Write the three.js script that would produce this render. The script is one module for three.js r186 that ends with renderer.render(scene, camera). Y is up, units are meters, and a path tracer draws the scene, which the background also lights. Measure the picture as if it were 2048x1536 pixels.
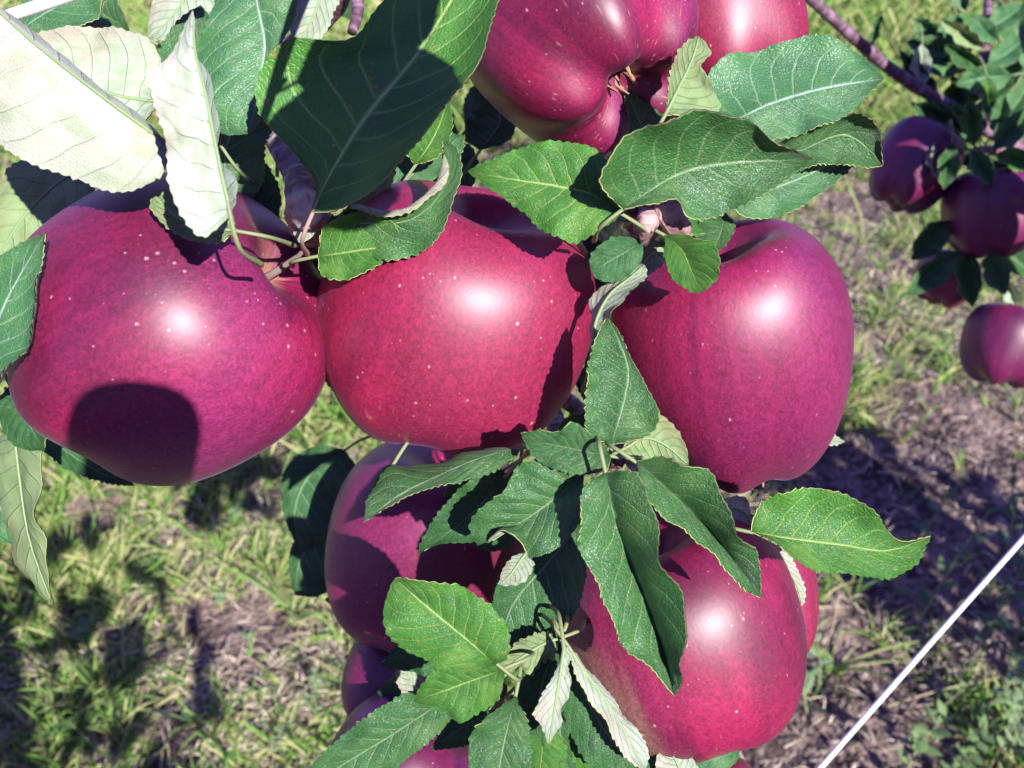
import * as THREE from 'three';
import { mergeGeometries } from 'three/addons/utils/BufferGeometryUtils.js';

// ---------------------------------------------------------------- camera, sky, sun, exposure
const scene = new THREE.Scene();
const PITCH = -36 * Math.PI / 180, EYE = new THREE.Vector3(0, 1.22, 0), FOV = 44;
const camera = new THREE.PerspectiveCamera(FOV, 4 / 3, 0.01, 200);
camera.position.copy(EYE); camera.rotation.x = PITCH; camera.updateMatrixWorld(true);
camera.focus = 0.275; camera.userData.fStop = 20;
scene.add(camera);
const renderer = new THREE.WebGLRenderer();
renderer.toneMapping = THREE.LinearToneMapping;
renderer.toneMappingExposure = 1.95;
renderer.shadowMap.enabled = true;

const SUN = new THREE.Vector3(0.386, 0.054, 1).normalize().transformDirection(camera.matrixWorld);   // behind the photographer's right shoulder
{
  const W = 256, H = 128, d = new Float32Array(W * H * 4);
  for (let y = 0; y < H; y++) for (let x = 0; x < W; x++) {
    const el = (0.5 - (y + 0.5) / H) * Math.PI, up = Math.max(0, Math.sin(-el)), k = Math.pow(1 - up, 3);   // first row is straight down
    const i = (y * W + x) * 4;
    d[i] = 0.075 + 0.17 * k; d[i + 1] = 0.08 + 0.165 * k; d[i + 2] = 0.38 + 0.17 * k; d[i + 3] = 1;
  }
  const t = new THREE.DataTexture(d, W, H, THREE.RGBAFormat, THREE.FloatType);
  t.mapping = THREE.EquirectangularReflectionMapping; t.magFilter = THREE.LinearFilter; t.needsUpdate = true;
  scene.background = t; scene.environment = t;
}
const sun = new THREE.DirectionalLight(new THREE.Color(1, 0.955, 0.92), 4.6);
sun.target.position.set(0, 0.5, -1); sun.position.copy(SUN).multiplyScalar(6).add(sun.target.position);
sun.castShadow = true; sun.shadow.mapSize.set(4096, 4096);
Object.assign(sun.shadow.camera, { left: -4, right: 4, top: 4, bottom: -4, near: 0.1, far: 20 });
scene.add(sun, sun.target);

// ---------------------------------------------------------------- helpers
const F = 768 / Math.tan(FOV / 2 * Math.PI / 180);               // photograph pixels per unit of slope
const V = (x, y, z) => new THREE.Vector3(x, y, z);
const at = (x, y, d) => V((x - 1024) / F * d, -(y - 768) / F * d, -d).applyMatrix4(camera.matrixWorld);
const dirCam = (x, y, z) => V(x, y, z).normalize().transformDirection(camera.matrixWorld);
const onGround = (x, y) => { const r = at(x, y, 1).sub(EYE); return EYE.clone().addScaledVector(r, -EYE.y / r.y); };
const rng = (s) => () => { s |= 0; s = s + 0x6D2B79F5 | 0; let t = Math.imul(s ^ s >>> 15, 1 | s); t = t + Math.imul(t ^ t >>> 7, 61 | t) ^ t; return ((t ^ t >>> 14) >>> 0) / 4294967296; };
const lerp = THREE.MathUtils.lerp, clamp = THREE.MathUtils.clamp, smooth = (x, a, b) => THREE.MathUtils.smoothstep(x, a, b);
const hash = (x, y, s) => { let h = Math.imul(x | 0, 374761393) ^ Math.imul(y | 0, 668265263) ^ Math.imul(s | 0, 1274126177); h = Math.imul(h ^ h >>> 13, 1274126177); return ((h ^ h >>> 16) >>> 0) / 4294967296; };
function noise(x, y, s = 0, px = 0, py = 0) {                     // value noise, with a period where given
  const xi = Math.floor(x), yi = Math.floor(y), fx = x - xi, fy = y - yi, u = fx * fx * (3 - 2 * fx), v = fy * fy * (3 - 2 * fy);
  const wx = (n) => px ? ((n % px) + px) % px : n, wy = (n) => py ? ((n % py) + py) % py : n;
  return lerp(lerp(hash(wx(xi), wy(yi), s), hash(wx(xi + 1), wy(yi), s), u), lerp(hash(wx(xi), wy(yi + 1), s), hash(wx(xi + 1), wy(yi + 1), s), u), v);
}
function fbm(x, y, s, px, py, oct = 4) { let a = 0, w = 0.5, n = 0; for (let o = 0; o < oct; o++) { a += w * noise(x, y, s + o * 17, px, py); n += w; w *= 0.5; x *= 2; y *= 2; px *= 2; py *= 2; } return a / n; }
function cells(x, y, s, px, py) {                                 // distance between nearest and second nearest cell point
  let a = 9, b = 9; const xi = Math.floor(x), yi = Math.floor(y);
  for (let j = -1; j < 2; j++) for (let i = -1; i < 2; i++) {
    const cx = xi + i, cy = yi + j, wx = px ? ((cx % px) + px) % px : cx, wy = py ? ((cy % py) + py) % py : cy;
    const d = Math.hypot(cx + hash(wx, wy, s) - x, cy + hash(wx, wy, s + 1) - y);
    if (d < a) { b = a; a = d; } else if (d < b) b = d;
  }
  return b - a;
}
const toS = (c) => Math.round(255 * (c <= 0.0031308 ? 12.92 * c : 1.055 * Math.pow(c, 1 / 2.4) - 0.055));
function tex(w, h, fn, srgb = true) {
  const d = new Uint8Array(w * h * 4);
  for (let y = 0; y < h; y++) for (let x = 0; x < w; x++) {
    const c = fn((x + 0.5) / w, (y + 0.5) / h, x, y), i = (y * w + x) * 4;
    if (srgb) for (let k = 0; k < 3; k++) d[i + k] = toS(clamp(c[k], 0, 1)); else d[i] = d[i + 1] = d[i + 2] = Math.round(clamp(c, 0, 1) * 255);
    d[i + 3] = 255;
  }
  const t = new THREE.DataTexture(d, w, h); t.wrapS = t.wrapT = THREE.RepeatWrapping; t.magFilter = THREE.LinearFilter; t.minFilter = THREE.LinearMipmapLinearFilter;
  if (srgb) t.colorSpace = THREE.SRGBColorSpace; t.needsUpdate = true; return t;
}
const mixc = (a, b, k) => [lerp(a[0], b[0], k), lerp(a[1], b[1], k), lerp(a[2], b[2], k)];
const lin = (r, g, b) => new THREE.Color().setRGB(r, g, b);
const used = {};
const numbered = (n) => { const k = used[n] = (used[n] ?? -1) + 1; return k ? n + '_' + String(k).padStart(3, '0') : n; };
function mesh(name, g, m, parent) { const o = new THREE.Mesh(g, m); o.name = name; o.castShadow = o.receiveShadow = true; parent.add(o); return o; }
function thing(name, label, category, pos, group) {
  const o = new THREE.Group(); o.name = numbered(name); o.position.copy(pos); o.userData = { label, category }; if (group) o.userData.group = group; scene.add(o); return o;
}
function tube(points, radii, seg = 24, ring = 7, bump = 0, seed = 1) {     // tapered tube through world points
  const c = new THREE.CatmullRomCurve3(points, false, 'centripetal'), fr = c.computeFrenetFrames(seg, false), P = [], U = [], I = [];
  for (let i = 0; i <= seg; i++) {
    const t = i / seg, p = c.getPointAt(t), k = t * (radii.length - 1), a = Math.min(Math.floor(k), radii.length - 2), r = lerp(radii[a], radii[a + 1], k - a);
    for (let j = 0; j <= ring; j++) {
      const w = j / ring * Math.PI * 2, jj = j % ring, rr = r * (1 + bump * (hash(i, jj, seed) - 0.5) * 2 * (0.6 + 0.8 * hash(i >> 2, 3, seed + 5)));
      const q = p.clone().addScaledVector(fr.normals[i], Math.cos(w) * rr).addScaledVector(fr.binormals[i], Math.sin(w) * rr);
      P.push(q.x, q.y, q.z); U.push(j / ring * r * 6.28 * 20, t * c.getLength() * 20);
      if (i < seg && j < ring) { const b = i * (ring + 1) + j, d = b + ring + 1; I.push(b, b + 1, d, b + 1, d + 1, d); }
    }
  }
  for (const [row, first] of [[0, 0], [seg, seg * (ring + 1)]]) { const n = P.length / 3, p = c.getPointAt(row / seg); P.push(p.x, p.y, p.z); U.push(0, 0); for (let j = 0; j < ring; j++) row ? I.push(first + j, first + j + 1, n) : I.push(first + j + 1, first + j, n); }
  const g = new THREE.BufferGeometry(); g.setAttribute('position', new THREE.Float32BufferAttribute(P, 3)); g.setAttribute('uv', new THREE.Float32BufferAttribute(U, 2)); g.setIndex(I); g.computeVertexNormals(); return g;
}

// ---------------------------------------------------------------- materials
const leafVein = (u, v) => {                                     // u across 0..1 with the midrib at 0.5, v along; [vein 0..1, fine net 0..1, side position]
  const s = Math.abs(u - 0.5) * 2, side = u < 0.5 ? 0 : 0.47;
  const mid = Math.exp(-Math.pow(s / 0.03, 2)), ph = (v - 0.2 * s - 0.06 * s * s) * 9 + side + (fbm(u * 6, v * 6, 31, 0, 0, 2) - 0.5) * 0.35, f = Math.abs(ph - Math.round(ph));
  const lat = Math.exp(-Math.pow(f / (0.055 - 0.02 * s), 2)) * (1 - smooth(s, 0.75, 1) * 0.75);
  const net = 1 - smooth(cells(u * 50 + v * 8, v * 84 - s * 14, 5, 0, 0), 0.02, 0.22);
  return [Math.max(mid, lat * 0.8), net, f * 2];
};
const LW = 512, LH = 1024, vein = new Float32Array(LW * LH * 3);
for (let y = 0; y < LH; y++) for (let x = 0; x < LW; x++) vein.set(leafVein((x + 0.5) / LW, (y + 0.5) / LH), (y * LW + x) * 3);
const topMap = tex(LW, LH, (u, v, x, y) => {
  const i = (y * LW + x) * 3, n = fbm(u * 5, v * 8, 71, 0, 0, 4), g = noise(x * 0.55, y * 0.55, 9);
  let c = mixc([0.018, 0.085, 0.012], [0.046, 0.16, 0.02], n); c = mixc(c, [0.085, 0.18, 0.03], smooth(fbm(u * 3 + 9, v * 4, 77, 0, 0, 3), 0.56, 0.8) * 0.5);
  c = mixc(c, [0.2, 0.31, 0.09], vein[i] * 0.7 + vein[i + 1] * 0.12); c = mixc(c, [0.3, 0.4, 0.18], Math.exp(-Math.pow((u - 0.5) / 0.009, 2)) * 0.75); const k = 0.86 + 0.28 * g; 
  c = mixc(c, [0.22, 0.14, 0.06], smooth(noise(x * 0.035, y * 0.035, 88) + 0.25 * (noise(x * 0.2, y * 0.2, 89) - 0.5), 0.93, 0.99) * 0.7);
  return c.map((q) => q * k);
});
const underMap = tex(LW, LH, (u, v, x, y) => {
  const i = (y * LW + x) * 3, n = fbm(u * 5 + 3, v * 8, 171, 0, 0, 4), g = noise(x * 0.7, y * 0.7, 19);
  let c = mixc([0.33, 0.40, 0.27], [0.45, 0.50, 0.34], n); c = mixc(c, [0.42, 0.33, 0.25], smooth(fbm(u * 4, v * 3 + 5, 177, 0, 0, 3), 0.5, 0.75) * 0.7); c = mixc(c, [0.24, 0.32, 0.16], smooth(fbm(u * 7 + 2, v * 9, 178, 0, 0, 3), 0.52, 0.75) * 0.55);
  c = mixc(c, [0.30, 0.37, 0.22], vein[i + 1] * 0.14); c = mixc(c, [0.26, 0.36, 0.19], smooth(vein[i], 0.05, 0.4) * (1 - smooth(vein[i], 0.4, 0.8)) * 0.22); c = mixc(c, [0.5, 0.54, 0.40], smooth(vein[i], 0.4, 0.9) * 0.7); const k = 0.88 + 0.24 * g; return c.map((q) => q * k);
});
const leafBump = tex(LW, LH, (u, v, x, y) => { const i = (y * LW + x) * 3; return 0.56 - 0.36 * vein[i] - 0.17 * vein[i + 1] + 0.16 * vein[i + 2] + 0.22 * (noise(x * 0.11, y * 0.11, 41) - 0.5); }, false);
const underBump = tex(LW, LH, (u, v, x, y) => { const i = (y * LW + x) * 3; return 0.5 - 0.42 * vein[i] - 0.06 * vein[i + 1] + 0.16 * vein[i + 2] + 0.1 * (noise(x * 0.5, y * 0.5, 43) - 0.5); }, false);
const leafMat = (map, color, bump, gloss) => new THREE.MeshPhysicalMaterial({ map, color: lin(...color), bumpMap: bump < 0 ? underBump : leafBump, bumpScale: bump, roughness: bump < 0 ? 0.8 : 0.47, specularIntensity: gloss, specularColor: lin(0.86, 0.95, 1), side: THREE.DoubleSide });
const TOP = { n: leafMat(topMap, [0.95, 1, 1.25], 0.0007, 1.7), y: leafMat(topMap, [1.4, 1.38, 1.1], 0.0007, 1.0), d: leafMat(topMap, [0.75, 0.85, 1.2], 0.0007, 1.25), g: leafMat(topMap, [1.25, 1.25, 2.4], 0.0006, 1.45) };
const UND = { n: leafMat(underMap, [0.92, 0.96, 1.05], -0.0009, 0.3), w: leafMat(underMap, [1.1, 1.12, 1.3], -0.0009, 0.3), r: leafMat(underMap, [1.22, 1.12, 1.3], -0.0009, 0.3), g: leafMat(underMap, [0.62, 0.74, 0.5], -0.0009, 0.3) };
const rimMat = new THREE.MeshStandardMaterial({ color: lin(0.46, 0.5, 0.2), roughness: 0.8 });
const ribMat = new THREE.MeshStandardMaterial({ color: lin(0.24, 0.33, 0.15), roughness: 0.7 });
const petMat = new THREE.MeshStandardMaterial({ color: lin(0.22, 0.27, 0.12), roughness: 0.65 });
const petRed = new THREE.MeshStandardMaterial({ color: lin(0.36, 0.22, 0.19), roughness: 0.65 });
const barkMap = tex(512, 512, (u, v, x, y) => { const n = fbm(u * 8, v * 26, 3, 8, 26, 4), m = fbm(u * 20, v * 20, 8, 20, 20, 3), c = mixc([0.2, 0.15, 0.15], [0.55, 0.48, 0.47], smooth(n, 0.3, 0.75)); return mixc(c, [0.16, 0.09, 0.09], smooth(m, 0.6, 0.75) * 0.7); });
const barkBump = tex(512, 512, (u, v) => fbm(u * 8, v * 26, 3, 8, 26, 5), false);
const bark = new THREE.MeshStandardMaterial({ map: barkMap, bumpMap: barkBump, bumpScale: 0.002, roughness: 0.9 });
const spurBark = new THREE.MeshStandardMaterial({ map: barkMap, color: lin(0.95, 0.72, 0.72), bumpMap: barkBump, bumpScale: 0.0015, roughness: 0.85 });
const shootBark = new THREE.MeshStandardMaterial({ map: barkMap, color: lin(0.5, 0.33, 0.5), bumpMap: barkBump, bumpScale: 0.0008, roughness: 0.6 });

const AW = 1536, AH = 768;
function appleMaps(seed, tint, pale, bloom) {
  const r = rng(seed * 97 + 5), dots = new Float32Array(AW * AH);
  for (let k = 0; k < 720; k++) {
    const u = r(), v = 0.06 + 0.88 * r(), big = r(), R = 0.7 + 1.6 * Math.pow(big, 6) * (v < 0.6 ? 1.15 : 0.7), a = 0.3 + 0.7 * big, sx = 1 / Math.max(0.25, Math.sin(v * Math.PI));
    for (let y = -5; y <= 5; y++) for (let x = -14; x <= 14; x++) {
      const d = Math.hypot(x / sx, y) / R; if (d > 1.6) continue;
      const X = (Math.floor(u * AW) + x + AW) % AW, Y = clamp(Math.floor(v * AH) + y, 0, AH - 1); dots[Y * AW + X] = Math.max(dots[Y * AW + X], a * (1 - smooth(d, 0.7, 1.6)));
    }
  }
  const map = tex(AW, AH, (u, v, x, y) => {
    const streak = fbm(u * 60, v * 3, seed, 60, 3, 3), wide = fbm(u * 7, v * 3, seed + 40, 7, 3, 4), band = fbm(u * 5, v * 2, seed + 60, 5, 2, 2), fine = noise(x * 0.42, y * 0.42, seed + 80), fine2 = noise(x * 0.9, y * 0.9, seed + 90);
    let c = mixc([0.11, 0.004, 0.03], [0.29, 0.011, 0.062], smooth(0.28 * streak + 0.72 * wide, 0.28, 0.72));
    c = mixc(c, bloom, smooth(band + (fine - 0.5) * 0.12, 0.36, 0.68) * 0.8);                    // waxy bloom rubbed off in patches
    const e = Math.hypot((Math.min(Math.abs(u - pale[0]), 1 - Math.abs(u - pale[0]))) / pale[2], (v - pale[1]) / pale[3]) + (wide - 0.5) * 1.1 + (streak - 0.5) * 0.5;
    c = mixc(c, [0.27, 0.18, 0.10], (1 - smooth(e, 0.5, 1.1)) * pale[4]);                // where the blush has not closed
    c = mixc(c, [0.10, 0.004, 0.018], smooth(fbm(u * 90, v * 2.5, seed + 120, 90, 0, 2), 0.55, 0.8) * 0.14);   // darker streaks from stalk to calyx
    c = mixc(c, [0.45, 0.26, 0.16], smooth(noise(u * 190, v * 26, seed + 130, 190), 0.9, 0.97) * smooth(v, 0.55, 0.8) * 0.6);   // tan flecks near the calyx
    c = mixc(c, [0.40, 0.23, 0.12], smooth(0.075 - v + (streak - 0.5) * 0.05, 0, 0.05) * 0.55);   // russet in the stalk cavity
    c = mixc(c, [0.52, 0.32, 0.30], dots[y * AW + x] * 0.62);
    const mott = noise(x * 0.16, y * 0.2, seed + 95, 0), k = (0.55 + 0.5 * fine + 0.4 * fine2) * (0.82 + 0.36 * mott); return [c[0] * k * tint[0], c[1] * k * tint[1], c[2] * k * tint[2]];
  });
  return map;
}
const appleBump = tex(512, 256, (u, v, x, y) => 0.5 + 0.8 * (noise(x * 0.9, y * 0.9, 6) - 0.5), false);
const skin = (seed, tint, pale, bloom, rough = 0.5) => new THREE.MeshPhysicalMaterial({ map: appleMaps(seed, tint, pale, bloom), bumpMap: appleBump, bumpScale: 0.00006, roughness: rough, specularIntensity: 0.85, sheen: 0.24, sheenColor: lin(0.42, 0.30, 0.62), sheenRoughness: 0.45, clearcoat: 0.7, clearcoatRoughness: 0.43 });
const SKIN = {
  a: skin(11, [1, 1, 1.15], [0.7, 0.1, 0.1, 0.1, 0.3], [0.215, 0.026, 0.105]), b: skin(23, [1.08, 1.15, 0.95], [0.3, 0.9, 0.12, 0.15, 0.25], [0.23, 0.012, 0.062]),
  c: skin(37, [0.98, 1, 1.1], [0.1, 0.9, 0.1, 0.1, 0.2], [0.2, 0.016, 0.078]), e: skin(53, [1.02, 1.1, 1.1], [0.60, 0.52, 0.08, 0.2, 0.5], [0.22, 0.024, 0.085]), f: skin(71, [0.7, 1, 1.35], [0.5, 0.95, 0.1, 0.1, 0.1], [0.13, 0.022, 0.12]),  // last skin is dimmer and bluer: shade put into its colour
};
const stalkMat = new THREE.MeshStandardMaterial({ color: lin(0.17, 0.115, 0.1), roughness: 0.75 });
const sepalMat = new THREE.MeshStandardMaterial({ color: lin(0.36, 0.2, 0.13), roughness: 0.85 });

// ---------------------------------------------------------------- ground
const gHeight = (x, z) => (fbm(x * 2.2 + 40, z * 2.2 + 40, 7, 0, 0, 3) - 0.5) * 0.09 + (fbm(x * 14 + 90, z * 14 + 90, 8, 0, 0, 3) - 0.5) * 0.03 + (fbm(x * 45, z * 45, 12, 0, 0, 2) - 0.5) * 0.012 * (1 - smooth(Math.hypot(x, z + 1.4), 1.5, 4));
const bare = [[1850, 1050, 0.3], [1700, 1440, 0.2], [1560, 1540, 0.2], [1960, 900, 0.2], [520, 1290, 0.08], [230, 1040, 0.05], [330, 1500, 0.07], [1720, 400, 0.12], [2150, 1150, 0.35], [560, 960, 0.06]].map(([x, y, r]) => [onGround(x, y), r]);
const bareness = (x, z) => { let b = 0; for (const [p, r] of bare) b = Math.max(b, 1 - smooth(Math.hypot(x - p.x, z - p.z) + (fbm(x * 9, z * 9, 66, 0, 0, 2) - 0.5) * 0.2, r * 0.6, r * 1.15)); return b; };
{
  const N = 330, P = [], U = [], I = [], w = (k) => { const s = k * 2 - 1; return Math.sign(s) * (Math.abs(s) * 1.9 + Math.pow(Math.abs(s), 7) * 70); };
  for (let j = 0; j <= N; j++) for (let i = 0; i <= N; i++) { const x = w(i / N), z = w(j / N) - 1.7; P.push(x, gHeight(x, z), z); U.push(x / 0.6, z / 0.6); if (i < N && j < N) { const a = j * (N + 1) + i; I.push(a, a + N + 1, a + 1, a + 1, a + N + 1, a + N + 2); } }
  const g = new THREE.BufferGeometry(); g.setAttribute('position', new THREE.Float32BufferAttribute(P, 3)); g.setAttribute('uv', new THREE.Float32BufferAttribute(U, 2)); g.setIndex(I); g.computeVertexNormals();
  const soilMap = tex(1024, 1024, (u, v, x, y) => { const a = fbm(u * 10, v * 10, 2, 10, 10, 5), b = fbm(u * 60, v * 60, 6, 60, 60, 3), n = noise(x * 0.6, y * 0.6, 5); let c = mixc([0.045, 0.03, 0.028], [0.24, 0.17, 0.145], smooth(0.5 * a + 0.5 * b, 0.3, 0.7)); c = mixc(c, [0.48, 0.39, 0.29], smooth(b * 0.6 + n * 0.4, 0.62, 0.8) * 0.6); return c; });
  const soilBump = tex(1024, 1024, (u, v) => 0.6 * fbm(u * 24, v * 24, 2, 24, 24, 5) + 0.4 * fbm(u * 90, v * 90, 6, 90, 90, 2), false);
  const o = mesh('ground', g, new THREE.MeshStandardMaterial({ map: soilMap, bumpMap: soilBump, bumpScale: 0.025, roughness: 0.97 }), scene); o.userData.kind = 'structure';
}
function stuff(name, g, m, list, label, category) {                // uncountable ground cover: [position, turn, lean, scale xyz, colour]
  const o = new THREE.InstancedMesh(g, m, list.length), q = new THREE.Quaternion(), e = new THREE.Euler(), M = new THREE.Matrix4(), c = new THREE.Color();
  list.forEach(([p, ry, rx, s, col], i) => { q.setFromEuler(e.set(rx, ry, 0, 'YXZ')); M.compose(p, q, s); o.setMatrixAt(i, M); o.setColorAt(i, c.setRGB(...col)); });
  o.name = numbered(name); o.userData = { label, category, kind: 'stuff' }; o.castShadow = o.receiveShadow = true; scene.add(o); return o;
}
function bladeGeo(bend, seg = 5) {                               // unit blade, rooted at the origin, 1 tall, leaning along z
  const P = [], I = [], Nn = []; for (let i = 0; i <= seg; i++) { const t = i / seg, w = 0.5 * (1 - Math.pow(t, 1.8)) + 0.02, a = bend * t, y = bend ? Math.sin(a) / bend : t, z = bend ? (1 - Math.cos(a)) / bend : 0; P.push(-w, y, z + 0.0, 0, y, z - 0.03, w, y, z); for (let k = -1; k < 2; k++) Nn.push(-k * 0.35, -Math.sin(a), Math.cos(a)); if (i < seg) for (let k = 0; k < 2; k++) { const b = i * 3 + k; I.push(b, b + 1, b + 3, b + 1, b + 4, b + 3); } }
  const g = new THREE.BufferGeometry(); g.setAttribute('position', new THREE.Float32BufferAttribute(P, 3)); g.setAttribute('normal', new THREE.Float32BufferAttribute(Nn, 3)); g.setIndex(I); return g;
}
const grassMat = new THREE.MeshPhysicalMaterial({ color: 0xffffff, roughness: 0.8, clearcoat: 0.25, clearcoatRoughness: 0.35, specularIntensity: 0.15, transmission: 0.3, thickness: 0, side: THREE.DoubleSide });
const strawMat = new THREE.MeshStandardMaterial({ color: 0xffffff, roughness: 0.85, side: THREE.DoubleSide });
{
  const r = rng(4711), green = [[], []], straw = [], clod = [];
  const spot = () => { const z = -0.55 - 4.6 * Math.pow(r(), 1.7), half = 0.62 * (-z) + 0.45; return V((r() * 2 - 1) * half, 0, z); };
  for (let k = 0; k < 17000; k++) {                                // tufts of a few blades each
    const c = spot(), b = bareness(c.x, c.z), lush = fbm(c.x * 2.6 + 7, c.z * 2.6, 21, 0, 0, 3);
    if (r() < b * 0.97 || r() > lush * 1.7) continue;
    const n = 3 + Math.floor(r() * 9 * lush * 1.6), tall = smooth(-c.z, 2.7, 3.8), len = (0.035 + 0.085 * r() * lush * 1.6) * (1 + 1.6 * tall);
    for (let i = 0; i < n; i++) {
      const a = r() * 6.283, d = 0.014 * r(), x = c.x + Math.cos(a) * d, z = c.z + Math.sin(a) * d, l = len * (0.5 + 0.8 * r()), y = r();
      const col = y < 0.6 ? mixc([0.09, 0.24, 0.045], [0.32, 0.52, 0.12], r()) : mixc([0.42, 0.5, 0.16], [0.66, 0.6, 0.32], r());
      green[i % 2].push([V(x, gHeight(x, z) - 0.004, z), r() * 6.283, 0.1 + 0.75 * r() * r(), V(0.0022 + 0.0034 * r(), l, l), col]);
    }
  }
  for (let k = 0; k < 70000; k++) {                               // dry cut grass lying about
    const c = spot(), b = bareness(c.x, c.z); if (r() < b * 0.9) continue; const l = 0.015 + 0.05 * r() * r();
    straw.push([V(c.x, gHeight(c.x, c.z) + 0.003 + 0.012 * r(), c.z), r() * 6.283, 1.1 + 0.6 * r(), V(0.0014 + 0.0024 * r(), l, l * 0.4), mixc([0.24, 0.165, 0.13], [0.8, 0.69, 0.5], r())]);
  }
  for (let k = 0; k < 7000; k++) { const c = spot(), s = 0.002 + 0.008 * Math.pow(r(), 3); clod.push([V(c.x, gHeight(c.x, c.z) + s * 0.2, c.z), r() * 6.3, r() * 6.3, V(s * (0.7 + 0.7 * r()), s * (0.6 + 0.4 * r()), s), mixc([0.055, 0.038, 0.036], [0.26, 0.19, 0.165], r())]); }
  stuff('grass', bladeGeo(0.5), grassMat, green[0], 'upright green grass blades growing on the orchard floor', 'grass');
  stuff('grass', bladeGeo(1.5), grassMat, green[1], 'arching green grass blades growing on the orchard floor', 'grass');
  stuff('straw', bladeGeo(0.7, 3), strawMat, straw, 'dry cut grass scattered over the orchard soil', 'straw');
  const ic = new THREE.IcosahedronGeometry(1, 1), p = ic.attributes.position; for (let i = 0; i < p.count; i++) { const k = 0.75 + 0.5 * hash(Math.round(p.getX(i) * 50), Math.round(p.getY(i) * 50 + p.getZ(i) * 900), 3); p.setXYZ(i, p.getX(i) * k, p.getY(i) * k, p.getZ(i) * k); } ic.computeVertexNormals();
  stuff('soil_crumbs', ic, new THREE.MeshStandardMaterial({ color: 0xffffff, roughness: 1 }), clod, 'loose crumbs of brown soil on the orchard floor', 'soil');
}

// ---------------------------------------------------------------- leaves
function curve(pts) { return new THREE.CatmullRomCurve3(pts, false, 'centripetal', 0.5); }
const toPts = (d, list) => list.map(([x, y, dz = 0]) => at(x, y, d - dz / 1000));
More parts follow.
